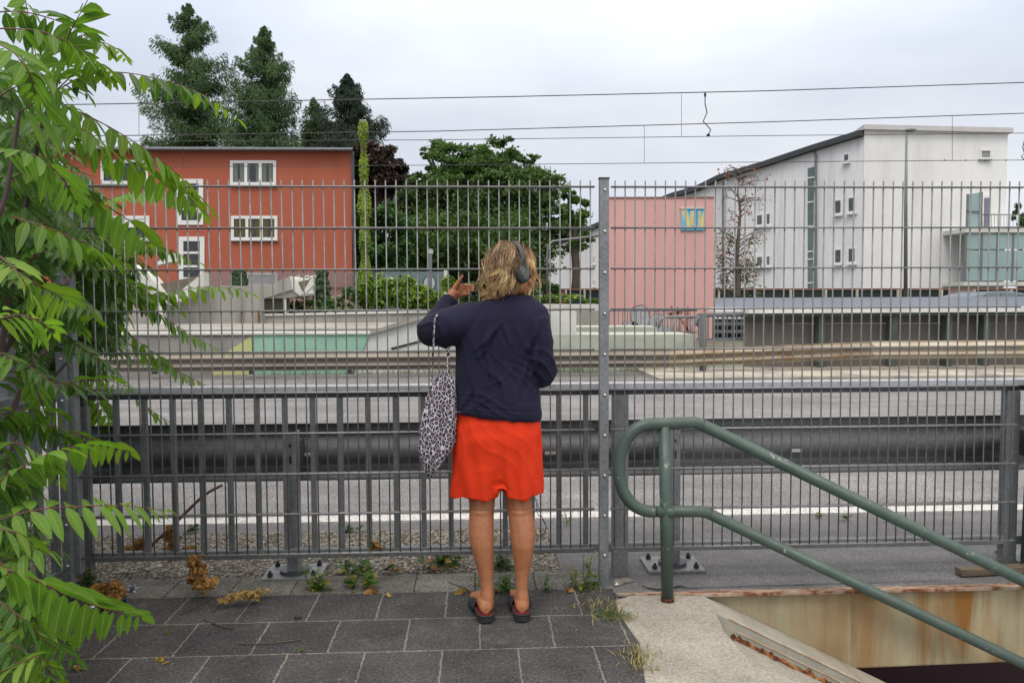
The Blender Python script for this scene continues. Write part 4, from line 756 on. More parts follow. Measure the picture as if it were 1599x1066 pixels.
def conifer(name, label, cx, ytop, w, ybase, Y, n, mat, droop=0.5, size=0.17, gap=1.0, group=None, shape=0.75):
    t = thing(name, label, 'tree', group); sc = (Y+3.9)/FPX; top = at(cx, ytop, Y); R_ = w/2*sc; bot = at(cx, ybase, Y); H = top[2]-bot[2]
    x, y = top[0], top[1]; b = MB(); b.tube([(x, y, 0), (x, y, bot[2]), (x, y, top[2]-0.2)], [0.35, 0.3, 0.03], 8); P = []; D = []
    nb_ = int(150*gap)
    for i in range(nb_):
        h = (i/nb_)**0.95; z = top[2]-H*h*1.05-0.15; L_ = R_*(min(1, h*1.35)**shape)*rng.choice([0.5, 0.75, 0.95, 1.3], p=[.2, .3, .35, .15])+0.12; a_ = rng.uniform(0, 2*math.pi)
        d = np.array([math.cos(a_), math.sin(a_), 0]); e = np.array([x, y, z])+d*L_+[0, 0, -L_*0.02+.25*L_*(1-h)]
        mid = np.array([x, y, z])+d*L_*0.5+[0, 0, -L_*0.16]; b.tube([(x, y, z), mid, e], [0.05, 0.03, 0.008], 4, caps=False)
        k = int(n/nb_*(0.25+1.1*L_/R_)); u = rng.random(k)**0.7
        pts = (1-u)[:, None]**2*np.array([x, y, z])+2*(u*(1-u))[:, None]*mid+(u**2)[:, None]*e
        side = np.cross(d, [0, 0, 1.0]); wd = 0.34*L_*(1-u*0.75)+0.08; off = rng.normal(size=k)*wd*0.6; dz = -rng.random(k)*droop*(0.3+0.8*L_/R_)
        P.append(pts+side*off[:, None]+np.stack([0*dz, 0*dz, dz], 1)); D.append(np.repeat((d*0.7)[None], k, 0)+side*np.sign(off)[:, None]*0.5)
    P = np.concatenate(P); D = np.concatenate(D); m_ = len(P); ax = unit(D+rng.normal(size=(m_, 3))*0.45+[0, 0, -droop*1.1]); sd_ = unit(np.cross(ax, rand_dirs(m_))); s = size*(0.6+0.8*rng.random((m_, 1)))
    part('crown', quads('crown', P, ax*s, sd_*s*0.22), mat, t); part('trunk', b, M_BARK, t); return t
conifer('larch_tree', 'tallest feathery larch on the left above the red roof', 293, 3, 158, 240, 52, 52000, M_LAR, 0.8, 0.13, 1.0, shape=0.72, group='larches behind the red building')
conifer('larch_tree', 'second feathery larch between the tallest and the dark spruce', 412, 38, 130, 240, 50, 40000, M_LAR, 0.8, 0.13, 1.0, shape=0.72, group='larches behind the red building')
conifer('spruce_tree', 'dark pointed spruce behind the ivy covered lamp post', 541, 112, 150, 290, 50, 60000, M_SPR2, 0.7, 0.13, gap=1.7, shape=.85)
conifer('larch_tree', 'small pale larch half hidden left of the dark spruce', 490, 150, 60, 240, 53, 9000, M_LAR, 0.8, 0.14, gap=0.5, group='larches behind the red building')
# rowan with berries, half bare
rt_ = thing('rowan_tree', 'thin half bare rowan tree with orange berries before the white building', 'tree')
RYY = 27.0; b = MB(); tr_ = [at(x, y, RYY) for x, y in ((1151, 462), (1152, 430), (1150, 405), (1153, 370), (1156, 330), (1152, 300), (1155, 268))]; b.tube(tr_, [0.14, 0.12, 0.09, 0.07, 0.05, 0.03, 0.01], 7)
tips = []; rr = random.Random(3)
for k in range(64):
    u = rr.random(); i = min(5, int(u*6)); s_ = tr_[i]*(1-(u*6-i))+tr_[i+1]*(u*6-i); sg = rr.choice((-1, 1)); ln = rr.uniform(0.3, 1.1)*(1.2 if 0.2 < u < 0.6 else 0.8)
    e = s_+np.array([sg*ln, rr.uniform(-.8, .8)*ln, rr.uniform(0.1, 0.7)*ln if u > 0.35 else rr.uniform(-0.1, 0.6)*ln]); mid = (s_+e)/2+[0, 0, 0.12]; b.tube([s_, mid, e], [0.03, 0.018, 0.006], 5); tips.append(e)
    for q_ in range(4): f_ = mid*(1-q_/4)+e*q_/4; g_ = f_+np.array([rr.uniform(-.3, .3), rr.uniform(-.3, .3), rr.uniform(-.45, .25)]); b.tube([f_, (f_+g_)/2+[0, 0, 0.04], g_], [0.009, 0.006, 0.004], 4, caps=False); tips.append(g_)
part('trunk', b, simple('grey_bark', (0.12, 0.1, 0.085), (0.07, 0.06, 0.05), 6), rt_)
T = np.array(tips); lowt = T[(T[:, 2] < at(1150, 360, RYY)[2])]; P = lowt[rng.integers(0, len(lowt), 900)]+rng.normal(size=(900, 3))*0.12
part('leaves', leaf_quads('leaves', P, 0.055), leafmat('dull_rowan_leaves', (0.05, 0.08, 0.03), (0.12, 0.12, 0.04), 0.2), rt_)
P = T[rng.integers(0, len(T), 500)]+rng.normal(size=(500, 3))*0.1; part('berries', leaf_quads('berries', P, 0.045, asp=0.9), leafmat('orange_berries', (0.32, 0.09, 0.03), (0.22, 0.1, 0.05), 0.1), rt_, kind='stuff')
# ivy on the lamp post, columnar shrubs, creeper hedge
lp = thing('old_lamp_post', 'grey lamp post wrapped in creeper right of the red building', 'lamp post')
VY = 20.0; part('pole', MB().tube([at(572, 486, VY), at(566.5, 196, VY)], 0.06, 10), M_GALV, lp); part('lamp_head', MB().pbox(561, 186.5, 572, 196, VY-0.1, 0.25), M_GALVL, lp, bevel=0.03)
def col_leaves(name, label, px, y0, y1, r0, r1, Y, n, size, mat, cat='shrub', wob=0.0):
    u = rng.random(n); a_ = rng.random(n)*2*math.pi; sc = (Y+3.9)/FPX; cx = px[0]+(px[1]-px[0])*u; c = np.array([at(cx[i], y0+(y1-y0)*u[i], Y) for i in range(n)])
    r = (r0+(r1-r0)*u+wob*np.sin(u*31)+wob*0.7*np.sin(u*13+2))*sc*(0.7+0.45*rng.random(n)**0.5)
    P = c+np.stack([np.cos(a_)*r, np.sin(a_)*r, rng.normal(size=n)*size*0.3], 1); t = thing(name, label, cat)
    nrm = unit(np.stack([np.cos(a_), np.sin(a_), 0.4+0*a_], 1)+rng.normal(size=(n, 3))*0.35); tt = unit(np.cross(nrm, rand_dirs(n))); vv = np.cross(nrm, tt); s = size*(0.6+0.8*rng.random((n, 1)))
    part('foliage', quads('foliage', P, tt*s, vv*s*0.7), mat, t); return t
iv = col_leaves('climbing_creeper', 'yellow green creeper climbing the whole lamp post', (567, 571), 190, 470, 4.0, 8.0, VY, 7000, 0.06, M_VINE, 'creeper', 1.7)
part('stem', MB().tube([at(574, 480, VY-0.08), at(567, 200, VY-0.08)], 0.02, 6), M_BARK, iv)
col_leaves('columnar_shrub', 'dark green columnar shrub in front of the red building corner', (503, 502), 423, 484, 7, 14, 18.2, 2400, 0.05, leafmat('dark_yew', (0.02, 0.055, 0.02), (0.05, 0.1, 0.03), 0.15), wob=1)
col_leaves('columnar_shrub', 'small dark green shrub above the retaining wall', (374, 374), 422, 446, 8, 11, 18.5, 900, 0.05, leafmat('dark_yew_small', (0.02, 0.06, 0.02), (0.05, 0.1, 0.03), 0.15))
def bush(name, label, blobs, Y, n, size, mats, cat='shrub'):
    t = thing(name, label, cat); sc = (Y+3.9)/FPX; A_ = sum(b_[2]*b_[3] for b_ in blobs)
    for mi, (mat, fr2) in enumerate(mats):
        P = []
        for cx, cy, rx, ry in blobs: P.append(clump_points(at(cx, cy, Y), (rx*sc*.9, rx*sc*.45, ry*sc*.9), max(20, int(n*fr2*rx*ry/A_)), max(8, int(rx*ry/12)), 0.16, 0.5))
        part('foliage' if mi == 0 else 'bright_foliage', leaf_quads('foliage', np.concatenate(P), size, 0.5, 0.7), mat, t)
    return t
bush('creeper_hedge', 'bright green creeper hedge spilling over the planter wall', [(600, 458, 45, 24), (640, 462, 35, 20), (572, 458, 16, 28), (668, 468, 30, 16), (700, 445, 12, 14), (632, 438, 16, 10), (590, 436, 8, 12)], 17.6, 9000, 0.055, [(M_HEDG, 0.7), (M_VINE, 0.3)], 'hedge')
bush('planter_weeds', 'loose green weeds with pale seed heads growing in the planter', [(465, 478, 14, 9), (485, 474, 16, 12), (525, 474, 18, 14), (545, 465, 15, 18), (440, 487, 18, 3), (520, 484, 50, 5)], 17.3, 3200, 0.04, [(M_SHR, 0.8), (leafmat('seed_heads', (0.3, 0.28, 0.18), (0.36, 0.36, 0.2), 0.2), 0.2)], 'weeds')
bush('ledge_weeds', 'thin green weeds along the white wall left of the pink block', [(880, 465, 40, 8), (860, 472, 15, 5), (920, 470, 20, 6)], 22, 900, 0.05, [(M_SHR, 0.6), (M_VINE, 0.4)], 'weeds')
# weeds along the far kerb
def grass(P0, h, n, spread, seed, w=0.004, lean=0.5):
    rs = np.random.RandomState(seed); b = MB()
    for i in range(n):
        p = np.array(P0)+[rs.randn()*spread[0], rs.randn()*spread[1], 0]; d = np.array([rs.randn()*lean, rs.randn()*lean, 1.0]); hh_ = h*rs.uniform(.4, 1.1); d = d/np.linalg.norm(d)*hh_; s = np.array([d[1]+1e-3, -d[0], 0]); s = s/np.linalg.norm(s)*w
        m_ = p+d*0.55; e = p+d+[d[0]*0.3, d[1]*0.3, -hh_*0.12]; b.add([p-s, p+s, m_+s*.8, m_-s*.8, e], [(0, 1, 2, 3), (3, 2, 4)])
    return b
b = MB(); k = 0
for px in list(range(450, 1080, 14))+[430, 700, 720, 860, 880, 905, 910, 1075]:
    g_ = at(px+rng.uniform(-6, 6), 584, 11.45); 
    q_ = grass((g_[0], 11.48, 0.0), rng.uniform(0.08, 0.28) if 620 < px else rng.uniform(0.05, 0.16), 16, (0.13, 0.04), px); b.add(np.concatenate(q_.v), q_.f)
M_GRASS = leafmat('grass_blades', (0.06, 0.12, 0.02), (0.15, 0.19, 0.05), 0.3, patch=6)
struct('verge_grass', b, M_GRASS, kind='stuff')
# ================================================================== PERSON
def remesh(mb, voxel, smooth=4):
    me = mb.mesh('tmp'); o = bpy.data.objects.new('tmp', me); COL.objects.link(o)
    r = o.modifiers.new('r', 'REMESH'); r.mode = 'VOXEL'; r.voxel_size = voxel; r.adaptivity = 0
    s_ = o.modifiers.new('s', 'SMOOTH'); s_.factor = 0.5; s_.iterations = smooth
    dg = bpy.context.evaluated_depsgraph_get(); new = bpy.data.meshes.new_from_object(o.evaluated_get(dg)); bpy.data.objects.remove(o); bpy.data.meshes.remove(me)
    new.polygons.foreach_set('use_smooth', [True]*len(new.polygons)); return new
def get_v(me): v = np.zeros(len(me.vertices)*3); me.vertices.foreach_get('co', v); return v.reshape(-1, 3)
def get_n(me): v = np.zeros(len(me.vertices)*3); me.vertices.foreach_get('normal', v); return v.reshape(-1, 3)
def set_v(me, v): me.vertices.foreach_set('co', v.ravel()); me.update()
def ell_ring(c, a, b_, rot=0.0, n=24, tilt=0.0, p=2.0):
    th = np.linspace(0, 2*math.pi, n, endpoint=False); x = np.sign(np.cos(th))*abs(np.cos(th))**(2/p)*a; y = np.sign(np.sin(th))*abs(np.sin(th))**(2/p)*b_
    return np.stack([c[0]+x*math.cos(rot)-y*math.sin(rot), c[1]+x*math.sin(rot)+y*math.cos(rot), c[2]+x*tilt+0*x], 1)
def wave(p, k, ph, warp=1.2, kw=9.0):
    k = np.array(k, float); w = warp*np.sin(p@np.array([kw*0.7, kw*0.5, kw])+ph*2.1)+0.6*warp*np.sin(p@np.array([-kw*1.3, kw, kw*1.1])+ph)
    return np.sin(p@k+w+ph)
PYc = -0.36; PX = 1/349.0
B = lambda x, y, dy=0.0: at(x, y, PYc+dy)
skin = Mat('skin', 0.5, 0, 0.4); c = skin.ramp(skin.noise(6, 5), [(0.3, (0.30, 0.118, 0.052)), (0.7, (0.40, 0.172, 0.082))]); c = skin.mix(0.5, c, skin.ramp(skin.noise(38, 5, 0.7), [(0.3, (0.25, 0.08, 0.035)), (0.7, (0.40, 0.17, 0.075))])); skin.base(c)
skin.b.inputs['Subsurface Weight'].default_value = 0.12; skin.b.inputs['Subsurface Radius'].default_value = (0.01, 0.004, 0.002); skin.bump(skin.noise(160, 3), 0.08, 0.001); M_SKIN = skin.m
pe = thing('person', 'person with tousled blond hair, navy sweatshirt and orange red skirt shorts standing at the fence', 'person')
body = MB()
# legs: (px, py, dy, half width px, half depth m)
def limb(b, st, n=20):
    rings = []; P_ = np.array([B(s_[0], s_[1], s_[2]) for s_ in st])
    for i, s_ in enumerate(st): rings.append(ell_ring(P_[i], s_[3]*PX, s_[4], n=n))
    b.loft(rings)
legL = [(752, 700, 0.03, 25, .085), (752, 740, 0.02, 24, .078), (752.5, 768, 0.01, 22.2, .066), (752.5, 785, 0.005, 20.4, .058), (752, 800, 0.0, 19.6, .056), (751.5, 815, -0.012, 19.8, .058), (751.5, 832, -0.022, 19.8, .060), (753, 850, -0.03, 18.8, .057), (755, 868, -0.034, 16.2, .050), (757.5, 886, -0.038, 13.2, .042), (759.5, 904, -0.045, 10.6, .036), (760.5, 918, -0.052, 9.8, .034), (760.5, 930, -0.058, 10.6, .037), (760, 942, -0.06, 11.5, .040), (760, 950, -0.06, 10.5, .036)]
legR = [(808, 700, 0.03, 25, .085), (808, 740, 0.02, 24, .078), (808.5, 768, 0.01, 22.4, .066), (810.5, 785, 0.005, 21, .058), (812, 800, 0.0, 20.2, .056), (815, 815, -0.012, 20.2, .058), (816, 832, -0.022, 20.2, .060), (816.5, 850, -0.03, 18.8, .057), (816.5, 868, -0.034, 15.8, .050), (816, 886, -0.038, 12.6, .042), (815, 904, -0.045, 10.2, .036), (814.5, 918, -0.05, 9.4, .034), (815, 930, -0.056, 10.4, .037), (815.5, 942, -0.058, 11.2, .040), (815.5, 950, -0.058, 10.2, .036)]
limb(body, legL); limb(body, legR)
heels = [np.array([-0.535, -0.44, 0.036]), np.array([-0.372, -0.435, 0.036])]; tdir = [unit(np.array([-0.17, 0.98, 0])), unit(np.array([-0.03, 1.0, 0]))]
for h_, d_, lg in zip(heels, tdir, (legL, legR)):
    s_ = np.array([d_[1], -d_[0], 0]); rg = []
    for u, hw, zt in ((-0.028, .016, .03), (-0.02, .026, .05), (0.0, .031, .066), (.04, .031, .075), (.09, .034, .058), (.14, .041, .040), (.175, .042, .030), (.2, .034, .024), (.21, .02, .016)):
        c_ = h_+d_*u; rg.append([c_+s_*hw*math.cos(a_)+np.array([0, 0, zt/2+zt/2*math.sin(a_)]) for a_ in np.linspace(0, 2*math.pi, 14, endpoint=False)])
    body.loft(rg)
    for k in range(5):
        w_ = (-.03, -.012, .004, .018, .031)[k]*(-1 if d_[0] < -.1 else 1); c_ = h_+d_*(0.205-(0.004*k*k*0.6))+s_*w_+[0, 0, .012]; body.ell(c_, (.010, .016, .009), nu=10, nv=8)
# pelvis and torso core
body.loft([ell_ring(B(780, y, 0.03), hw*PX, d_, n=24) for y, hw, d_ in ((735, 48, .09), (700, 60, .105), (660, 58, .10), (620, 52, .09), (560, 54, .095), (510, 62, .10), (485, 60, .08), (472, 34, .06), (462, 19, .055), (448, 17, .055), (432, 17, .055))])
HC = B(797, 423, 0.03); FD = unit(np.array([0.86, 0.50, -0.04])); RD = unit(np.cross(FD, [0, 0, 1.0])); UD = np.cross(RD, FD); HR = np.stack([RD, FD, UD], 1)
hp_ = lambda r, f, u: HC+RD*r+FD*f+UD*u
body.ell(HC, (.072, .092, .098), HR, 24, 18); body.ell(hp_(0, .045, -.055), (.052, .045, .055), HR, 20, 14); body.ell(hp_(0, .072, -.098), (.02, .017, .016), HR); body.ell(hp_(0, .03, -.07), (.052, .05, .04), HR)
body.tube([hp_(0, .088, -.012), hp_(0, .103, -.04), hp_(0, .113, -.058)], [.007, .009, .0115], 10); body.ell(hp_(0, .103, -.061), (.016, .010, .008), HR)
body.ell(hp_(0, .090, -.079), (.021, .010, .006), HR); body.ell(hp_(0, .089, -.087), (.018, .010, .006), HR); body.ell(hp_(0, .083, .0), (.05, .012, .012), HR)
for sg in (-1, 1): body.ell(hp_(sg*.074, -.002, -.03), (.008, .018, .03), HR); body.ell(hp_(sg*.038, .074, -.045), (.02, .016, .018), HR)
# arms and hands
def arm(pts, radii, n=14): body.tube(pts, radii, n)
wrL = B(701, 468, .20)
arm([B(735, 495, .0), B(700, 510, -.01), B(682, 520, .0), B(680, 508, .08), B(690, 487, .15), wrL], [.05, .045, .04, .038, .033, .026])
arm([wrL, B(706, 461, .205), B(711, 455, .21)], [.024, .026, .024])
wrR = B(835, 560, .24); arm([B(836, 495, .0), B(846, 535, 0), B(852, 580, .02), B(842, 572, .13), wrR], [.05, .045, .038, .034, .025])
def hand(wr, pc, spread, fingers, thumb, pal):
    body.loft([[pc_+spread*w_*math.cos(a_)+pal*t_*math.sin(a_) for a_ in np.linspace(0, 2*math.pi, 16, endpoint=False)] for pc_, w_, t_ in ((wr, .022, .018), (wr*.6+pc*.4, .028, .015), (pc, .037, .014), (pc*1.6-wr*.6, .037, .0115))])
    for f_ in fingers: body.tube(f_, [.0085, .0082, .0078, .007, .0055], 10); body.ell(f_[-1], (.0058, .0058, .0058), nu=10, nv=8)
    body.tube(thumb, [.012, .0105, .009, .0075], 10); body.ell(thumb[-1], (.0078, .0078, .0078), nu=10, nv=8)
pc = B(713, 455, .21); sprd = unit(B(722, 463, .21)-B(716, 446, .21)); ax = unit(pc-wrL); pal = unit(np.cross(sprd, ax))
fs = []
for k, (bx, by, tx, ty) in enumerate(((719, 446.5, 739, 445.5), (721.5, 451, 739.8, 449.5), (722, 456, 739, 454), (720, 461, 734, 459.5))):
    b0, t0 = B(bx, by, .212), B(tx, ty, .19-.004*k); m1 = b0*.62+t0*.38+[0, .012, .003]; m2 = b0*.3+t0*.7+[0, .008, .001]; fs.append([b0, b0*.8+m1*.2+[0, .002, 0], m1, m2, t0])
hand(wrL, pc, sprd, fs, [B(709, 452, .2), B(714, 444, .195), B(718.5, 436.5, .19), B(721.5, 431.5, .188)], pal)
pcR = B(822, 548, .27); spR = np.array([0, 0, 1.0]); fs = []
for k in range(4):
    b0 = pcR+[-.012, .03, .027-.018*k]; fs.append([b0, b0+[-.01, .02, 0], b0+[-.028, .03, -.002], b0+[-.045, .02, -.004], b0+[-.05, .004, -.006]])
hand(wrR, pcR, spR, fs, [pcR+[0, -.01, .03], pcR+[-.012, .008, .045], pcR+[-.025, .022, .05], pcR+[-.035, .03, .048]], np.array([1.0, 0, 0]))
bm_ = remesh(body, 0.0034, 3)
v = get_v(bm_); n_ = get_n(bm_)
for lg in (legL, legR):      # creases at the back of the knee, tendons and ankle
    kc = B(lg[4][0], 797, -.05)
    for dx, dz, a_, sx, sz in ((0, 0, -.0032, .034, .0045), (0, -.014, .0022, .03, .007), (-.022, .035, .003, .008, .03), (.022, .035, .003, .008, .03), (0, .04, -.003, .010, .03), (0.0, -.09, .002, .007, .05)):
        q = v-kc-[dx, 0, dz]; w_ = np.exp(-(q[:, 0]/sx)**2-(q[:, 2]/sz)**2)*(v[:, 1] < kc[1]+.06)*(abs(v[:, 0]-kc[0]) < .07); v += n_*(w_*a_)[:, None]
set_v(bm_, v); part('body', bm_, M_SKIN, pe)
for sg in (-1, 1):
    part('eye', MB().ell(hp_(sg*.031, .074, -.018), (.011, .011, .011), nu=14, nv=10), simple('eye_white', (0.7, 0.68, 0.66), rough=0.2, bump=0), pe, smooth=True)
# sweatshirt -----------------------------------------------------------------
sh = MB()
rows = [(461, 799, 29, .052), (467, 796, 40, .066), (474, 790, 57, .082), (483, 786, 70, .098), (495, 784, 76, .112), (512, 782, 76, .12), (540, 778, 68, .124), (570, 776.5, 65.5, .124), (600, 776, 66, .126), (622, 776.5, 68, .132), (636, 777, 70.5, .137), (645, 777.5, 70, .136), (650, 778, 67, .13)]
sh.loft([ell_ring(B(cx, y, 0.025), hw*PX, d_, n=40, tilt=-0.115*max(0, (y-590)/60.0), p=2.25) for y, cx, hw, d_ in rows])
def sleeve(pts, rad, n=22): sh.tube(pts, rad, n)
sleeve([B(745, 500, .02), B(722, 502, .0), B(702, 508, -.02), B(684, 514, -.015), B(675, 517, .02), B(678, 510, .08), B(686, 496, .13), B(694, 480, .17), B(700, 470, .195)], [.085, .083, .080, .074, .073, .066, .055, .043, .034])
sleeve([B(712, 522, .0), B(695, 527, -.01), B(680, 522, .01)], [.05, .05, .05])
sleeve([B(694, 479, .17), B(703, 467, .197)], [.041, .039])
sleeve([B(822, 502, .02), B(834, 508, .0), B(839, 535, -.01), B(842, 560, -.01), B(847, 580, .01), B(846, 585, .06), B(840, 578, .14), B(836, 568, .22)], [.075, .078, .072, .070, .070, .062, .05, .038])
shm = remesh(sh, 0.005, 7); v = get_v(shm); n_ = get_n(shm)
ridge = lambda w: 1-np.abs(w)
X_, Z_ = v[:, 0], v[:, 2]; cxz = B(778, 560)[0]; zh = B(778, 645)[2]; zs = B(778, 470)[2]; el = B(672, 520); er = B(850, 575)
tors = np.exp(-((X_-cxz)/.19)**6)
mk = np.clip(.5+.9*np.sin(v@np.array([17., 9, 13])+1+1.5*np.sin(v@np.array([9., 5, 21]))), 0, 1); mk2 = np.clip(.5+.9*np.sin(v@np.array([-15., 7, 19])+2.6+1.4*np.sin(v@np.array([23., 5, -8]))), 0, 1)
d_ = 0.0055*tors*mk*(ridge(wave(v, (34, 6, 7), .4, 2.2, 9))**2-.33)+0.005*tors*mk2*(ridge(wave(v, (26, 10, -22), 2.2, 2.2, 11))**3-.25)
d_ += 0.0075*np.exp(-((Z_-zh-.045)/.05)**2)*tors*(.3+.7*mk)*(ridge(wave(v, (18, 4, 66), 1.1, 2.4, 12))**2-.33)
al = np.exp(-(np.linalg.norm(v-el, axis=1)/.15)**4); ar = np.exp(-(np.linalg.norm(v-er, axis=1)/.17)**4)
d_ += 0.0095*al*(.35+.65*mk)*(ridge(wave(v, (48, 20, 30), .7, 2.3, 12))**2-.35)+0.0085*ar*(.3+.7*mk2)*(ridge(wave(v, (30, 25, 42), 1.9, 2.4, 13))**2-.35)
for (x0, y0, x1, y1, A_, wd) in ((742, 560, 770, 512, .006, .012), (735, 548, 790, 500, .004, .01), (815, 560, 838, 500, .006, .012), (822, 600, 838, 530, .006, .011), (806, 620, 826, 560, .004, .01), (775, 575, 790, 640, .003, .009), (740, 600, 752, 650, .0045, .011), (785, 505, 800, 540, .003, .01), (716, 640, 735, 600, .004, .01), (800, 640, 812, 585, .0035, .01), (760, 520, 764, 600, .003, .010)):
    p0, p1 = B(x0, y0), B(x1, y1); q0 = p0[[0, 2]]; dd = p1[[0, 2]]-q0; L_ = np.linalg.norm(dd); dd /= L_; rel = v[:, [0, 2]]-q0; u = rel@dd; s_ = rel[:, 0]*dd[1]-rel[:, 1]*dd[0]
    bend_ = .008*np.sin(u*25+x0); g_ = np.exp(-((s_-bend_)/wd)**2)*np.clip(u/L_*3, 0, 1)*np.clip((1-u/L_)*3, 0, 1)*(v[:, 1] < PYc+.03); d_ += A_*g_*2.0-A_*1.5*np.exp(-((s_-bend_-wd*1.6)/wd)**2)*np.clip(u/L_*3, 0, 1)*np.clip((1-u/L_)*3, 0, 1)*(v[:, 1] < PYc+.03)
# ribbed hem groove and raglan seams
zl = zh-(-0.0)+0.022-0.115*0; hemz = zh+.03-(X_-cxz)*.10; d_ -= .0035*np.exp(-((Z_-hemz)/.004)**2)*tors
for (x0, y0, x1, y1, x2, y2) in ((762, 468, 742, 492, 727, 528), (826, 466, 838, 488, 840, 520)):
    cc_ = np.array(arc(B(x0, y0), B(x2, y2), B(x1, y1), 40))[:, [0, 2]]; dm = np.sqrt(((v[:, None, [0, 2]]-cc_[None])**2).sum(2)).min(1); d_ -= .0022*np.exp(-(dm/.003)**2)*(v[:, 1] < PYc)
v += n_*d_[:, None]; set_v(shm, v)
m = Mat('navy_sweatshirt', 0.92, 0, 0.12); c = m.ramp(m.noise(7, 6), [(0.3, (0.012, 0.0115, 0.0265)), (0.7, (0.020, 0.019, 0.041))]); m.base(c)
m.bump(m.noise(380, 2), 0.35, 0.0012); m.bump(m.noise(26, 5, 0.6, None, 0.6), 0.35, 0.006); m.b.inputs['Sheen Weight'].default_value = 0.04; M_NAVY = m.m
swt = part('sweatshirt', shm, M_NAVY, pe)
nk = [B(799+31*math.cos(a_), 463.5+2.0*math.sin(a_)+3.5*max(0, -math.sin(a_)), .025+.05*math.sin(a_)) for a_ in np.linspace(0, 2*math.pi, 30)]
part('collar', MB().tube(nk, .0075, 10, caps=False), M_NAVY, pe, smooth=True)
# shorts ---------------------------------------------------------------------
so_ = MB()
def pinch(y, cx, hw, d2, pz):
    n = 72; c_ = B(cx, y, .03); th = np.linspace(0, 2*math.pi, n, endpoint=False); x = np.sign(np.cos(th))*abs(np.cos(th))**(2/2.3)*hw*PX; yy = np.sign(np.sin(th))*abs(np.sin(th))**(2/2.3)*d2
    gx = (B(780.5, y)-B(cx, y))[0]; wd_ = .004+max(0, y-752)*.00055 if pz > .5 else .02; g = np.exp(-((x-gx)/wd_)**4); yy = yy*(1-pz*g)-np.sign(yy)*.012*pz*np.exp(-((x-gx)/.035)**2)*(abs(yy) > .02); return np.stack([c_[0]+x, c_[1]+yy, c_[2]+0*x], 1)
so_.loft([pinch(*q_) for q_ in ((632, 777, 63, .115, 0), (650, 777, 66, .122, 0), (675, 777, 69.5, .13, .0), (700, 776.5, 71.5, .130, .02), (722, 776, 72.2, .128, .06), (740, 775.8, 72.8, .126, .12), (750, 775.5, 73.3, .124, .2), (755, 775.4, 73.5, .123, 1.0), (762, 775.2, 74, .121, 1.0), (768, 775, 74.2, .119, 1.0), (771, 775, 74, .117, 1.0))])
sm_ = remesh(so_, 0.0042, 3); v = get_v(sm_); n_ = get_n(sm_); Z_ = v[:, 2]; zt = B(776, 640)[2]; zb_ = B(776, 766)[2]; u = np.clip((zt-Z_)/(zt-zb_), 0, 1.05)
d_ = .0045*u**2*wave(v, (55, 30, 2), .8, .9, 5)+.0035*u*wave(v, (95, 20, 6), 2.6, 1.1, 9)+.0022*(ridge(wave(v, (26, 10, 14), 1.7, 2.2, 11))**2-.33)+.0015*wave(v, (20, 10, -60), .2, 2.0, 12)*np.exp(-((u-.15)/.2)**2)
cx_ = B(776, 700); d_ -= .010*np.exp(-((v[:, 0]-cx_[0])/.022)**2)*np.clip((u-.25)*2, 0, 1)*(v[:, 1] < PYc+.02)
for bx in (748, 806): q = v-B(bx, 690, -.12); d_ += .010*np.exp(-((q[:, 0])/.055)**2-((q[:, 2])/.07)**2)*np.clip((PYc+.03-v[:, 1])/.05, 0, 1)
v += n_*d_[:, None]; v[:, 2] += .006*np.clip(u-.8, 0, 1)*5*np.sin(v[:, 0]*40+.5); set_v(sm_, v)
m = Mat('orange_red_jersey', 0.8, 0, 0.2); c = m.ramp(m.noise(9, 5), [(0.3, (0.60, 0.030, 0.007)), (0.7, (0.70, 0.044, 0.010))]); m.base(c); m.bump(m.noise(420, 2), 0.3, 0.001); m.bump(m.noise(22, 5, 0.6, None, 0.8), 0.35, 0.006); M_RSH = m.m
shs = part('shorts', sm_, M_RSH, pe)
part('pocket_tag', MB().bar(B(712, 642, -.07), B(720, 643.5, -.09), .002, .004), M_BOLT, shs)
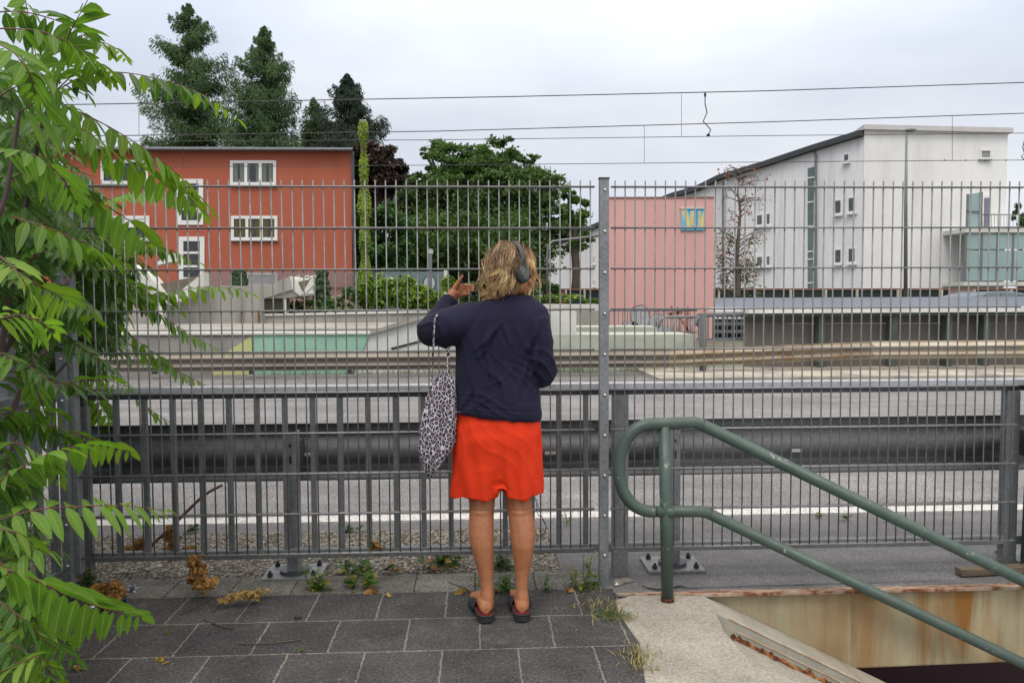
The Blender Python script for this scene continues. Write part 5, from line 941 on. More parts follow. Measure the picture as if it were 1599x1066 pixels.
# sandals --------------------------------------------------------------------
M_SOLE = simple('black_rubber', (0.022, 0.022, 0.024), (0.03, 0.03, 0.033), 30, 0.7, bump=0.2); M_INS = simple('red_insole', (0.16, 0.012, 0.02), rough=0.7)
for h_, d_ in zip(heels, tdir):
    s_ = np.array([d_[1], -d_[0], 0]); prof = [(-.052, .0), (-.05, .018), (-.04, .030), (-.02, .037), (.03, .037), (.08, .040), (.13, .047), (.17, .047), (.2, .040), (.222, .022), (.228, 0)]
    ol = [h_*[1, 1, 0]+d_*u_+s_*w_ for u_, w_ in prof]+[h_*[1, 1, 0]+d_*u_-s_*w_ for u_, w_ in prof[::-1][1:-1]]
    sd_ = part('sandal', MB().prism(np.array(ol)+[0, 0, .004], (0, 0, .031)), M_SOLE, pe, bevel=.004)
    for zz in (.011, .018, .025): part('sole_groove', MB().prism(np.array([h_*[1, 1, 0]+(p_-h_*[1, 1, 0])*1.012 for p_ in ol])+[0, 0, zz], (0, 0, .002)), M_DBOLT, sd_)
    part('insole', MB().prism(np.array([h_*[1, 1, 0]+d_*.07+(p_-h_*[1, 1, 0]-d_*.07)*.90 for p_ in ol])+[0, 0, .0352], (0, 0, .003)), M_INS, sd_)
    part('rim', MB().tube([h_*[1, 1, 0]+(p_-h_*[1, 1, 0])*.985+[0, 0, .0355] for p_ in ol+[ol[0]]], .0042, 6), M_SOLE, sd_, smooth=True)
    b = MB(); rg = []
    for u_ in np.linspace(.055, .17, 6):
        k_ = .043+.01*math.sin((u_-.05)*20); hgt = .098-.33*(u_-.055); rg.append([h_*[1, 1, 0]+d_*u_+s_*k_*math.cos(a_)*1.04+[0, 0, .024+(hgt-.024)*math.sin(a_)] for a_ in np.linspace(0, math.pi, 14)]+[h_*[1, 1, 0]+d_*u_+s_*k_*.93*math.cos(a_)+[0, 0, .024+(hgt-.030)*math.sin(a_)] for a_ in np.linspace(math.pi, 0, 14)])
    b.loft(rg); part('strap', b, M_SOLE, sd_, smooth=True)
# hair -----------------------------------------------------------------------
m = Mat('blond_hair', 0.45, 0, 0.35); sp = m.N.new('ShaderNodeSeparateXYZ'); m.L.new(m.tc.outputs['UV'], sp.inputs[0])
c1 = m.ramp(sp.outputs[1], [(0.0, (0.09, 0.05, 0.022)), (0.3, (0.28, 0.16, 0.065)), (0.6, (0.58, 0.37, 0.16)), (1.0, (0.88, 0.68, 0.38))]); c0 = m.ramp(sp.outputs[1], [(0.0, (0.045, 0.025, 0.013)), (1.0, (0.22, 0.13, 0.065))])
m.base(m.mix(m.ramp(sp.outputs[0], [(0.1, 0.0), (0.75, 1.0)]), c0, c1)); M_HAIR = m.m
def guide(d, L_, r_, wind, curl, front, lay, S_=24):
    p = HC+HR@(d*np.array([.078, .098, .106])*(1+.10*lay)); vel = (HR@unit(d+[0, -.15, 0]))*.3+r_.randn(3)*.10; st = L_/S_; ph = r_.rand()*6; cl = r_.randn(3)*.5; pts = [p]; sx = np.array([.078, .098, .106])*(1.02+.15*lay)
    for j in range(S_):
        t = j/S_; q = HR.T@(p-HC); inw = HR@np.array([-q[0], -q[1]-.02, 0])*(0 if front or q[2] > .01 else 1.6)
        vel = vel*.80+np.array([0, 0, -.22])+cl*.05+inw*min(1, t*1.4)+r_.randn(3)*.035+np.array([wind*(t*.6+.1), 0, -.3*wind*0]); p = p+unit(vel)*st+np.array([math.sin(ph+j*.45), math.cos(ph+j*.42), .3*math.sin(j*.5+ph)])*curl*t
        q = HR.T@(p-HC); low = max(0, -q[2]-.02); e_ = q/sx; e_n = np.linalg.norm(e_[:2]) if q[2] < 0 else np.linalg.norm(e_); lim = 1-min(.40, low*5.0) if not front else 1
        if e_n < lim:
            if q[2] < 0: e_[:2] *= lim/max(e_n, .2)
            else: e_ *= lim/max(e_n, .2)
            p = HC+HR@(e_*sx)
        pts.append(p.copy())
    return np.array(pts)
def strands(ng, per, rootf, length, seed, wind=-.1, curl=.004, w=.0013, front=False, frizz=.0015):
    r_ = np.random.RandomState(seed); V_, F_, U_ = [], [], []; k = 0; S_ = 24; tt = np.linspace(0, 1, S_+1)[:, None]
    for g in range(ng):
        d = rootf(r_)
        if d is None: continue
        L_ = length(d, r_); lay = r_.rand(); G = guide(d, L_, r_, wind*r_.uniform(.3, 1.6), curl*r_.uniform(.3, 2), front, lay); q_ = (G-HC)@HR
        if np.any((q_[:, 2] < -.012) & (q_[:, 0] > -.01) & (q_[:, 1] > .022) & ((q_[:, 1] < .108) if front else (q_[:, 1] < .2))): continue
        if np.any((abs(q_[:, 1]-.002) < .030) & (abs(q_[:, 2]+.018) < .040) & (q_[:, 0] > .04)) and r_.rand() < .93: continue
        if np.any((G[:, 0] < HC[0]-.150) & (G[:, 2] < HC[2]+.04)) or np.any(G[:, 0] < HC[0]-.19): continue
        tone = np.clip(.52+.30*r_.randn(), 0, 1); fr_ = r_.uniform(.008, .018)
        for c in range(per):
            rt = r_.randn(3)*fr_*[1, 1, .8]; tip = r_.randn(3)*.0035; ph = r_.rand(3)*6; pts = G+rt*(1-tt)**1.0*1.0*(1-.2*tt)+tip*tt+frizz*np.sin(tt*14*np.array([1, 1.2, .9])+ph)*tt+r_.randn(3)*.010*tt**3; cut_ = r_.uniform(.72, 1.0)
            pts = np.stack([np.interp(tt[:, 0]*cut_, tt[:, 0], pts[:, a_]) for a_ in range(3)], 1)
            q = (pts-HC)@HR; en = np.linalg.norm(q/np.array([.080, .100, .108]), axis=1); fx = (en < 1) & (q[:, 2] > -.02); pts[fx] = HC+(q[fx]/en[fx, None])@HR.T
            t_ = np.gradient(pts, axis=0); s_ = unit(np.cross(t_, (CAM-pts)+r_.randn(3)*1.0)); wd = w*(1.25-tt**2)*(.6+.7*r_.rand()); V_.append(np.stack([pts-s_*wd, pts+s_*wd], 1).reshape(-1, 3))
            U_.append(np.stack([np.repeat(tt[:, 0], 2), np.full(2*(S_+1), np.clip(tone+.13*r_.randn(), 0, 1))], 1)); F_ += [(k+2*j, k+2*j+1, k+2*j+3, k+2*j+2) for j in range(S_)]; k += 2*(S_+1)
    return np.concatenate(V_), F_, np.concatenate(U_)
def root_back(r_):
    for _ in range(20):
        d = unit(r_.randn(3)); d[2] = abs(d[2])*1.0-.15*r_.rand(); d = unit(d); az = math.degrees(math.atan2(d[0], d[1]))
        if d[2] < .35 and -62 < az < 75: continue
        if d[1] > .55 and d[2] < .8: continue
        return d
def root_front(r_): 
    az = math.radians(r_.uniform(-35, 30)); el_ = math.radians(r_.uniform(40, 75)); return np.array([math.sin(az)*math.cos(el_), math.cos(az)*math.cos(el_), math.sin(el_)])
def root_temple(r_): az = math.radians(r_.uniform(22, 50)); el_ = math.radians(r_.uniform(25, 60)); return np.array([math.sin(az)*math.cos(el_), math.cos(az)*math.cos(el_), math.sin(el_)])
hb = MB()
for args, kw in (((170, 34, root_back, lambda d, r_: r_.uniform(.145, .19)*(1 if d[2] > .3 else .70), 3, -.04, .003), {}), ((40, 14, root_back, lambda d, r_: r_.uniform(.13, .22), 8, -.40, .011, .0010), {}), ((26, 4, root_back, lambda d, r_: r_.uniform(.14, .24), 18, -.7, .014, .0008), {}),
                 ((34, 30, root_front, lambda d, r_: r_.uniform(.17, .25), 5, .02, .004, .0013, True), {}), ((7, 8, root_temple, lambda d, r_: r_.uniform(.10, .19), 6, .05, .006, .0012, True), {})):
    v_, f_, u_ = strands(*args, **kw); hb.add(v_, f_, u_)
hair = part('hair', hb, M_HAIR, pe)
cap = MB(); cap.ell(HC, (.079, .099, .105), HR, 30, 22); cv = cap.v[0]; q = (cv-HC)@HR
cut = (q[:, 1] > .03) & (q[:, 2] < .045); cv[cut] = HC+(cv[cut]-HC)*.86
bk_ = (q[:, 2] < -.02) & (q[:, 1] < .02); cv[bk_] += np.outer(np.clip(-q[bk_, 2]-.02, 0, 1), -UD)*.35
part('hair_base', cap, simple('dark_blond_roots', (0.16, 0.09, 0.045), (0.09, 0.05, 0.025), 30, 0.8, bump=0.6, bs=120, bd=0.004), hair, smooth=True)
# headphones ------------------------------------------------------------------
hph = thing('headphones', 'black over ear headphones worn over the blond hair', 'headphones')
M_HP = simple('black_padded_leather', (0.03, 0.034, 0.038), (0.05, 0.055, 0.06), 40, 0.5, bump=0.2); M_HP2 = simple('worn_grey_leather', (0.13, 0.13, 0.12), (0.06, 0.06, 0.06), 60, 0.6, bump=0.5, bs=150)
b = MB(); rg = []
for a_ in np.linspace(-.02*math.pi, 1.02*math.pi, 30):
    c_ = hp_(.106*math.cos(a_), .004, -.002+.131*math.sin(a_)); o_ = RD*math.cos(a_)+UD*math.sin(a_); h2 = .0125; rg.append([c_-FD*h2-o_*.004, c_+FD*h2-o_*.004, c_+FD*h2+o_*.004, c_+FD*h2*.5+o_*.006, c_-FD*h2*.5+o_*.006, c_-FD*h2+o_*.004])
b.loft(rg); part('headband', b, M_HP, hph, smooth=False, bevel=.002)
for sg in (-1, 1):
    c0 = hp_(sg*.092, .002, -.018); rr_ = RD*sg; rg = []
    for o_, s_ in ((-.012, .8), (-.010, .97), (.004, 1.0), (.006, .93), (.008, .93), (.010, .98), (.020, .96), (.027, .80), (.029, .5)):
        rg.append([c0+rr_*o_+FD*.032*s_*math.cos(a_)+UD*.040*s_*math.sin(a_) for a_ in np.linspace(0, 2*math.pi, 28, endpoint=False)])
    b = MB(); b.loft(rg); cu = part('ear_cup', b, M_HP, hph, smooth=True)
    b = MB(); b.loft([[c0+rr_*o_+FD*.021*s_*math.cos(a_)+UD*.028*s_*math.sin(a_) for a_ in np.linspace(0, 2*math.pi, 24, endpoint=False)] for o_, s_ in ((.028, 1), (.0315, .9), (.0325, .5))]); part('cup_panel', b, M_HP2, cu, smooth=True)
    part('yoke', MB().bar(hp_(sg*.108, .003, .045), hp_(sg*.121, .003, -.0), .014, .006, up=FD), M_HP, hph, bevel=.001)
def wire(pts, r, n=40):
    P = np.array(pts, float); t = np.linspace(0, len(P)-1, n); out_ = []
    for q in t:
        i = min(int(q), len(P)-2); f = q-i; p0, p1, p2, p3 = P[max(i-1, 0)], P[i], P[i+1], P[min(i+2, len(P)-1)]
        out_.append(.5*((2*p1)+(-p0+p2)*f+(2*p0-5*p1+4*p2-p3)*f*f+(-p0+3*p1-3*p2+p3)*f**3))
    return MB().tube(out_, r, 6)
part('cable', wire([B(*p) for p in ((833, 774, -.04), (838, 785, -.08), (839, 800, -.085), (848, 812, -.08), (853, 823, -.075), (850, 833, -.07), (842, 838, -.065), (837, 842, -.05))], .0016), M_HP, hph)
part('cable', wire([B(*p) for p in ((836, 775, -.03), (840, 790, -.07), (846, 806, -.075), (852, 818, -.07), (851, 829, -.06), (844, 836, -.05))], .0013), M_HP, hph)
part('cable', wire([B(721, 431, .180), B(720.5, 436, .176), B(723, 443, .172), B(727, 450, .17), B(731, 462, .18), B(733, 474, .20)], .0016), M_HP, hph)
part('cable', wire([B(733, 446, .172), B(735, 452, .172), B(735, 459, .174), B(737, 465, .178)], .0016), M_HP, hph)
part('plug', MB().tube([B(734.5, 456, .174), B(736.5, 464, .178)], .0026, 8), simple('blue_plastic', (0.03, 0.2, 0.5)), hph)
# leopard bag -----------------------------------------------------------------
bg_ = thing('leopard_bag', 'leopard print cloth bag hanging from the bent left arm', 'bag')
m = Mat('leopard_cloth', 0.85, 0, 0.2)
nzv = m.N.new('ShaderNodeTexNoise'); nzv.inputs['Scale'].default_value = 30; m.L.new(m.co, nzv.inputs[0]); mpx = m.N.new('ShaderNodeMixRGB'); mpx.inputs[0].default_value = .018; m.L.new(m.co, mpx.inputs[1]); m.L.new(nzv.outputs['Color'], mpx.inputs[2])
vo = m.N.new('ShaderNodeTexVoronoi'); vo.feature = 'DISTANCE_TO_EDGE'; vo.inputs['Scale'].default_value = 58; mps = m.N.new('ShaderNodeMapping'); mps.inputs['Scale'].default_value = (1.2, .5, .85); m.L.new(mpx.outputs[0], mps.inputs[0]); m.L.new(mps.outputs[0], vo.inputs[0])
ds2 = m.math('ADD', vo.outputs['Distance'], m.math('MULTIPLY', m.math('SUBTRACT', m.noise(90, 2), .5), .16))
c = m.ramp(ds2, [(0.0, (0.60, 0.58, 0.64)), (0.05, (0.5, 0.48, 0.53)), (0.085, (0.015, 0.012, 0.017)), (0.22, (0.02, 0.016, 0.02)), (0.34, (0.17, 0.10, 0.12)), (1.0, (0.24, 0.15, 0.17))])
m.base(c); m.bump(m.noise(18, 4), 0.4, 0.008); M_LEO = m.m
BD = lambda x, y, dy=0.0: at(x, y, -0.40+dy)
ol = [(578, 692, 701), (584, 688, 703), (592, 678, 708), (602, 671.5, 711), (618, 667, 713), (640, 661, 713.5), (665, 656, 713), (690, 653, 711.5), (706, 654, 703), (722, 658.5, 692), (735, 663.5, 681), (745, 668, 673), (748, 670, 672)]
rg = []
for i, (y, xl, xr) in enumerate(ol):
    cL, cR = BD(xl, y), BD(xr, y); c_ = (cL+cR)/2; a_ = (cR[0]-cL[0])/2; d_ = .010+.028*math.sin(min(1, i/8)*math.pi*.62); d_ = min(d_, a_*.8+.002); r0 = ell_ring(c_, a_, d_, n=36)
    th = np.linspace(0, 2*math.pi, 36, endpoint=False); r0[:, 1] += .005*np.sin(th*5+i*.25)+.004*np.sin(th*9-i*.3); rg.append(r0)
b = MB(); b.loft(rg); part('bag_body', b, M_LEO, bg_, smooth=True)
bgs = MB()
def strap(pts, w_, t_): 
    P = np.array(pts); o_ = []
    for q in P: o_.append([q+[-w_, -t_, 0], q+[w_, -t_, 0], q+[w_, t_, 0], q+[-w_, t_, 0]])
    return MB().loft(o_)
part('strap', strap([B(688, 489, -.02), B(682, 492, -.075), B(679, 498, -.10), B(678, 515, -.105), B(677, 540, -.09), B(675.5, 560, -.05), B(674.5, 580, -.035), B(675, 596, -.035), B(679, 606, -.035)], .0042, .0015), M_LEO, bg_)
part('strap', strap([B(700, 540, -.02), B(699.5, 560, -.03), B(698, 575, -.035), B(697, 586, -.035)], .0055, .0018), M_LEO, bg_)
part('strap', strap([B(700.5, 540, .0), B(700, 560, -.01), B(699, 588, -.015)], .004, .0015), M_LEO, bg_)
# ================================================================== TREE OF HEAVEN ON THE LEFT
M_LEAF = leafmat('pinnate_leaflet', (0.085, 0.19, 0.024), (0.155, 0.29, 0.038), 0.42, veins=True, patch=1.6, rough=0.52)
M_LEAFD = leafmat('shade_toned_leaflet', (0.038, 0.105, 0.026), (0.08, 0.175, 0.036), 0.34, veins=True, patch=1.2, rough=0.45)  # darker leaflet colour; shade deep inside the foliage is put into it
M_LEAFY = leafmat('young_leaflet', (0.13, 0.24, 0.02), (0.19, 0.29, 0.03), 0.42, veins=True, patch=1.6, rough=0.5)
M_RACH = simple('red_leaf_stalk', (0.16, 0.045, 0.035), (0.09, 0.03, 0.03), 8, 0.5, bump=0)
M_STEM = simple('purple_brown_stem', (0.075, 0.04, 0.04), (0.05, 0.035, 0.03), 8, 0.6, bump=0.2)
LW = [0.05, 0.62, 1.0, 0.88, 0.55, 0.0]; LT = [0.0, 0.14, 0.36, 0.6, 0.82, 1.0]
def leaflet(b, p, d, nrm, L_, wid, droop, mi):
    s = np.cross(d, nrm); s /= np.linalg.norm(s)+1e-9; n = np.cross(s, d); v = []; uv = []
    for w, t in zip(LW, LT):
        c = p+d*L_*t-np.array([0, 0, 1.0])*droop*L_*t*t; e = s*wid*w; up = n*wid*w*0.28
        v += [c+e+up, c, c-e+up]; uv += [(t, 0), (t, 0.5), (t, 1)]
    f = []
    for i in range(5): a = i*3; f += [(a, a+1, a+4, a+3), (a+1, a+2, a+5, a+4)]
    b.add(v, f, uv, mi)
def frond(b, pts, ll, npair, roll=0.0, seed=0, droop=0.35, start=0.12, fold=0.2, r0=0.0028, young=0.0, tilt=0.0):
    """one pinnate leaf: rachis through pts, leaflets in pairs plus a tip leaflet"""
    rs = np.random.RandomState(seed); P = np.array(pts, float); seg = np.linalg.norm(np.diff(P, axis=0), axis=1); cum = np.concatenate([[0], np.cumsum(seg)]); T_ = cum[-1]
    ev = lambda u: np.array([np.interp(u*T_, cum, P[:, k]) for k in range(3)])
    us = np.linspace(0, 1, 18); Q = np.array([ev(u) for u in us]); K = Q.copy(); K[1:-1] = (Q[:-2]+Q[1:-1]*2+Q[2:])/4; Q = K
    b.tube(Q, np.linspace(r0, r0*0.35, 18), 5, caps=False, mi=1)
    for k in range(npair):
        u = start+(0.97-start)*k/(npair-1)+rs.uniform(-.006, .006); p = ev(u); t = unit(ev(min(1, u+.03))-ev(max(0, u-.03)))
        up = np.array([0, 0, 1.0])-t*t[2]; up = unit(up) if np.linalg.norm(up) > .05 else np.array([0, -1.0, 0]); sd_ = np.cross(t, up); a_ = roll; sd2 = sd_*math.cos(a_)+up*math.sin(a_); up2 = -sd_*math.sin(a_)+up*math.cos(a_)
        sz = ll*(0.72+0.5*math.sin(math.pi*min(1, (u*0.85+.15))))*rs.uniform(.88, 1.1)*(1-.45*max(0, u-.75)/.25); fw = .32+.55*u**2
        for sg in (-1, 1):
            if rs.rand() < .03: continue
            d = unit(sd2*sg+t*fw*rs.uniform(.8, 1.2)-np.array([0, 0, 1.0])*(fold+rs.uniform(-.12, .12))+rs.randn(3)*.07); nr = unit(up2+sd2*sg*tilt+rs.randn(3)*.16)
            leaflet(b, p+sd2*sg*.003, d, nr, sz, sz*.2, droop*rs.uniform(.5, 1.4), 2 if rs.rand() < young*u*1.5 else 0)
    leaflet(b, ev(1), unit(ev(1)-ev(.94)), unit(up2+rs.randn(3)*.1), ll*.7, ll*.14, droop, 2 if young else 0)
ta = thing('tree_of_heaven', 'leafy pinnate tree with red leaf stalks filling the left edge and reaching through the fence', 'tree')
def pxl(pp_, y0, y1, bow=0.0): n = len(pp_); return [at(x, y, y0+(y1-y0)*i/(n-1)+bow*math.sin(math.pi*i/(n-1))) for i, (x, y) in enumerate(pp_)]
# measured leaves: rachis pixels, depth at base and tip, leaflet length in photo pixels, pairs, roll, fold, young
H_ = [
 ([(84, 145), (127, 118), (169, 111), (211, 115), (253, 124), (296, 138), (332, 155), (371, 186)], -.9, -.45, 34, 14, .5, .7, .5),
 ([(84, 145), (105, 125), (127, 105), (140, 98), (162, 108), (175, 125)], -.85, -1.0, 26, 8, .3, .4, .5),
 ([(99, 166), (127, 176), (169, 197), (211, 222), (248, 248), (276, 270), (298, 293), (325, 322)], -.8, -.6, 38, 13, .4, .75, .4),
 ([(76, 210), (127, 217), (169, 234), (211, 256), (245, 276), (290, 300), (318, 335)], -1.0, -.5, 38, 12, .4, .75, .3),
 ([(84, 145), (105, 60), (121, 28), (138, 0), (150, -35)], -.9, -1.1, 62, 8, 1.15, .1, .0),
 ([(-20, 22), (0, 18), (37, 18), (73, 27), (110, 40), (140, 62)], -1.2, -.8, 46, 9, .5, .5, .0),
 ([(0, 45), (56, 46), (98, 60), (121, 76), (146, 93), (170, 108), (188, 128)], -1.3, -.9, 34, 11, .4, .8, .5),
 ([(38, -10), (48, 50), (57, 90), (62, 125)], -.7, -.7, 40, 7, .7, .3, .0),
 ([(130, 55), (150, 64), (170, 69), (185, 78), (199, 93)], -.6, -.5, 24, 8, .3, .6, .8),
 ([(30, 175), (50, 163), (68, 152), (84, 135), (95, 110)], -1.2, -1.1, 60, 8, 1.2, .0, .0),
 ([(84, 148), (110, 138), (125, 135), (138, 150)], -.7, -.9, 28, 6, .6, .3, .3),
 ([(-10, 100), (20, 95), (60, 110), (90, 135), (110, 170)], -1.1, -1.3, 46, 9, .5, .5, .0),
 ([(-20, 60), (20, 80), (45, 110), (55, 150)], -1.5, -1.5, 44, 8, .7, .4, .0),
 ([(76, 278), (127, 301), (169, 323), (197, 340), (225, 366), (236, 380)], -1.0, -.6, 40, 10, .5, .75, .3),
 ([(17, 338), (70, 354), (127, 377), (155, 391), (194, 410)], -1.2, -.9, 42, 9, .4, .7, .5),
 ([(150, 340), (183, 357), (225, 380), (253, 385), (281, 397), (310, 410)], .2, .4, 24, 13, .3, .6, .3),
 ([(150, 320), (169, 312), (197, 301), (239, 299), (281, 312), (319, 334)], .25, .45, 26, 13, .5, .5, .6),
 ([(150, 470), (200, 462), (231, 461), (281, 453), (324, 447), (366, 450), (390, 458)], .2, .5, 28, 13, .4, .5, .3),
 ([(200, 460), (225, 478), (250, 490), (281, 512), (315, 532), (349, 549)], .2, .45, 26, 13, .3, .7, .2),
 ([(-10, 590), (56, 599), (113, 596), (169, 592), (203, 608)], -.8, -.4, 24, 13, .7, .2, .0),
 ([(30, 575), (70, 590), (110, 602), (150, 609), (172, 607)], -.8, -.5, 26, 11, .5, .3, .0),
 ([(-40, 775), (0, 751), (40, 725), (80, 705), (127, 695), (169, 690), (205, 706)], -1.2, -.8, 42, 12, .7, .6, .3),
 ([(-40, 830), (0, 810), (35, 800), (70, 793), (141, 789), (197, 789), (258, 797)], -1.3, -.9, 46, 11, 1.0, .35, .1),
 ([(-40, 872), (0, 884), (56, 904), (98, 926), (141, 943), (180, 955), (222, 962)], -1.7, -1.4, 58, 13, .9, .45, .0),
 ([(-30, 818), (0, 826), (30, 832), (62, 848)], -1.6, -1.5, 38, 9, .4, .6, .4),
 ([(-20, 930), (0, 940), (37, 966), (70, 1000), (118, 1028)], -1.5, -1.5, 46, 9, .6, .4, .0),
 ([(-20, 1060), (30, 1035), (60, 1022), (88, 1048)], -1.6, -1.7, 44, 8, .8, .3, .8),
 ([(10, 665), (70, 662), (113, 675), (160, 690)], -.9, -.6, 22, 11, .4, .4, .8),
 ([(0, 400), (25, 420), (50, 460)], -1.6, -1.8, 40, 8, .6, .5, .9),
 ([(20, 420), (50, 440), (80, 455), (108, 472)], -1.5, -1.3, 44, 8, .7, .5, .5),
 ([(100, 450), (130, 480), (155, 500)], -.8, -.4, 26, 9, .4, .6, .5),
 ([(140, 500), (180, 505), (225, 540), (260, 565), (300, 603)], .2, .5, 26, 10, .3, .6, .2),
 ([(190, 530), (240, 560), (290, 585), (340, 612)], .3, .5, 22, 9, .5, .3, .4),
 ([(150, 610), (160, 640), (175, 670)], .35, .45, 30, 6, .3, .6, .0),
 ([(200, 610), (235, 640), (270, 662), (290, 672)], .3, .5, 22, 8, .3, .5, .2),
 ([(-10, 280), (40, 270), (90, 275), (130, 300), (160, 330)], -1.0, -.9, 36, 11, .5, .7, .2),
 ([(60, 205), (90, 195), (130, 200), (160, 225), (170, 255)], -.9, -1.1, 38, 10, .4, .7, .2),
 ([(-10, 240), (30, 235), (70, 250), (100, 280), (120, 320)], -1.4, -1.3, 42, 10, .5, .7, .0),
 ([(-10, 480), (40, 470), (90, 480), (130, 520)], -.6, -.5, 34, 10, .6, .5, .0),
 ([(-10, 500), (30, 490), (60, 500), (85, 520)], -1.8, -1.8, 40, 8, .7, .4, .2),
 ([(20, 420), (90, 400), (150, 405), (200, 420), (240, 425)], .1, .4, 34, 12, .8, .4, .2),
 ([(60, 470), (130, 440), (190, 440), (240, 455), (275, 480)], .1, .4, 34, 11, .7, .5, .2),
 ([(60, 420), (140, 395), (200, 380), (240, 390)], .2, .3, 34, 11, .8, .4, .0),
 ([(-20, 660), (20, 640), (60, 640), (100, 650)], -.9, -.8, 34, 9, .7, .4, .0),
 ([(-20, 900), (20, 870), (60, 855), (95, 862)], -1.2, -1.2, 40, 9, .8, .3, .0),
 ([(-20, 1000), (20, 1005), (60, 1030), (90, 1062)], -1.4, -1.4, 40, 9, .7, .5, .2),
 ([(-20, 850), (20, 905), (50, 950), (62, 985)], -1.3, -1.3, 40, 8, .6, .5, .1),
 ([(-10, 700), (30, 690), (70, 715), (95, 750)], -1.0, -1.0, 34, 9, .6, .6, .1),
 ([(-10, 545), (20, 560), (50, 590), (70, 640)], -1.0, -.9, 30, 9, .5, .6, .0),
 ([(0, 975), (40, 985), (80, 990), (110, 1010)], -1.3, -1.2, 34, 9, .6, .4, .1),
]
for i, (pp_, y0, y1, ll, npr, rl, fo, yg) in enumerate(H_):
    b = MB(); sc = (3.9+(y0+y1)/2)/FPX; frond(b, pxl(pp_, y0, y1, -.12 if y1 < .1 else 0), ll*sc*.88, int(npr*1.12), rl if i % 2 else -rl*.5, 100+i, .3, fold=fo, young=yg)
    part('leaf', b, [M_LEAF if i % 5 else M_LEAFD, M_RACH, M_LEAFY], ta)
# remaining leaves behind and between, too many to count
b = MB(); rs = np.random.RandomState(21); k = 0
def inside(x, y):                                     # right-hand outline of the foliage in the photo
    return x < np.interp(y, [0, 60, 120, 180, 260, 330, 420, 470, 520, 560, 600, 660, 740, 830, 900, 980, 1066], [120, 105, 95, 110, 135, 150, 230, 235, 200, 175, 120, 90, 60, 50, 45, 90, 95])
while k < 320:
    x, y = rs.uniform(-130, 230), rs.uniform(90, 1100)
    if not inside(x+30, y): continue
    if y < 200 and rs.rand() < .6: continue
    far = x > 120; Yd = rs.uniform(.15, .7) if far else rs.uniform(-1.1, .6) if y < 650 else rs.uniform(-1.3, -.1); c = at(x, y, Yd)
    if c[2] < .08: continue
    if c[1] < .1 and 470 < y < 720 and rs.rand() < .85: continue
    if c[1] < .1 and x > 40 and y > 620 and rs.rand() < .8: continue
    L_ = rs.uniform(.26, .5); az = rs.uniform(-1.3, 1.3); d = np.array([math.cos(az), math.sin(az)*.8, rs.uniform(-.1, .35)])
    p0 = c-d*L_*.5; p1 = c+[0, 0, .05]; p2 = c+d*L_*.45-[0, 0, rs.uniform(.02, .12)]
    px_ = FPX*((p2-CAM)@Rt)/((p2-CAM)@Fw)+799.5
    if not inside(px_-25, y): continue
    if abs(p2[1]) < .05 or (p0[1]+.05)*(p2[1]-.05) < 0 and p2[0] > -2.5: continue
    frond(b, [p0, p0*.5+p1*.5+[0, 0, .01], p1, p2*.5+p1*.5, p2], rs.uniform(.055, .08), rs.randint(9, 14), rs.uniform(-.9, .9), 1000+k, .35, fold=rs.uniform(.1, .8), young=.1 if rs.rand() < .2 else 0); k += 1
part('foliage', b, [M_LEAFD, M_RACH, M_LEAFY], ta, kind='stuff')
b = MB(); rs = np.random.RandomState(4); k = 0
while k < 310:                                        # deeper layer beyond the side railing
    x, y = rs.uniform(-160, 170), rs.uniform(250, 1000)
    if not inside(x+(15 if y < 600 else 60), y): continue
    c = at(x, y, rs.uniform(.35, 1.5));
    if c[2] < .05: continue
    az = rs.uniform(-2, 2); d = np.array([math.cos(az), math.sin(az), rs.uniform(-.2, .3)]); L_ = .4
    frond(b, [c-d*L_*.5, c+[0, 0, .05], c+d*L_*.5-[0, 0, .08]], rs.uniform(.08, .12), 8, rs.uniform(-.9, .9), 3000+k, .35, fold=rs.uniform(.1, .8)); k += 1
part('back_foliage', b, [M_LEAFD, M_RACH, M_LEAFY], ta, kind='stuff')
stems = [([(-60, 1040), (-30, 800), (0, 560), (40, 330), (62, 210), (84, 145), (92, 112)], -.9, -.9, .013, .006), ([(-90, 1050), (-60, 700), (-20, 400), (10, 300), (30, 175)], -1.3, -1.2, .012, .006), ([(-50, 1000), (0, 700), (60, 560), (120, 500), (150, 470)], -.7, .15, .018, .006), ([(-60, 1060), (-50, 960), (-40, 870)], -1.6, -1.7, .012, .005), ([(-30, 900), (10, 720), (60, 620), (110, 560)], -.8, -.5, .01, .004), ([(0, 560), (60, 470), (110, 430), (150, 330)], -.7, .15, .012, .004)]
b = MB()
for pp_, y0, y1, r0, r1 in stems: b.tube(wire(pxl(pp_, y0, y1), .01, 24).v[0].reshape(24, 6, 3).mean(1), np.linspace(r0, r1, 24), 8)
part('trunk', b, M_STEM, ta, smooth=True)
# broken dead stem leaning behind the fence
ds_ = solo('dead_branch', wire([at(*p) for p in ((347, 757, .6), (320, 772, .5), (290, 800, .4), (262, 828, .33), (238, 850, .28), (222, 872, .22))], .008, 30), simple('red_brown_twig', (0.10, 0.04, 0.03), (0.05, 0.025, 0.02), 10), 'red brown broken stem leaning behind the fence bars at the left', 'branch', smooth=True)
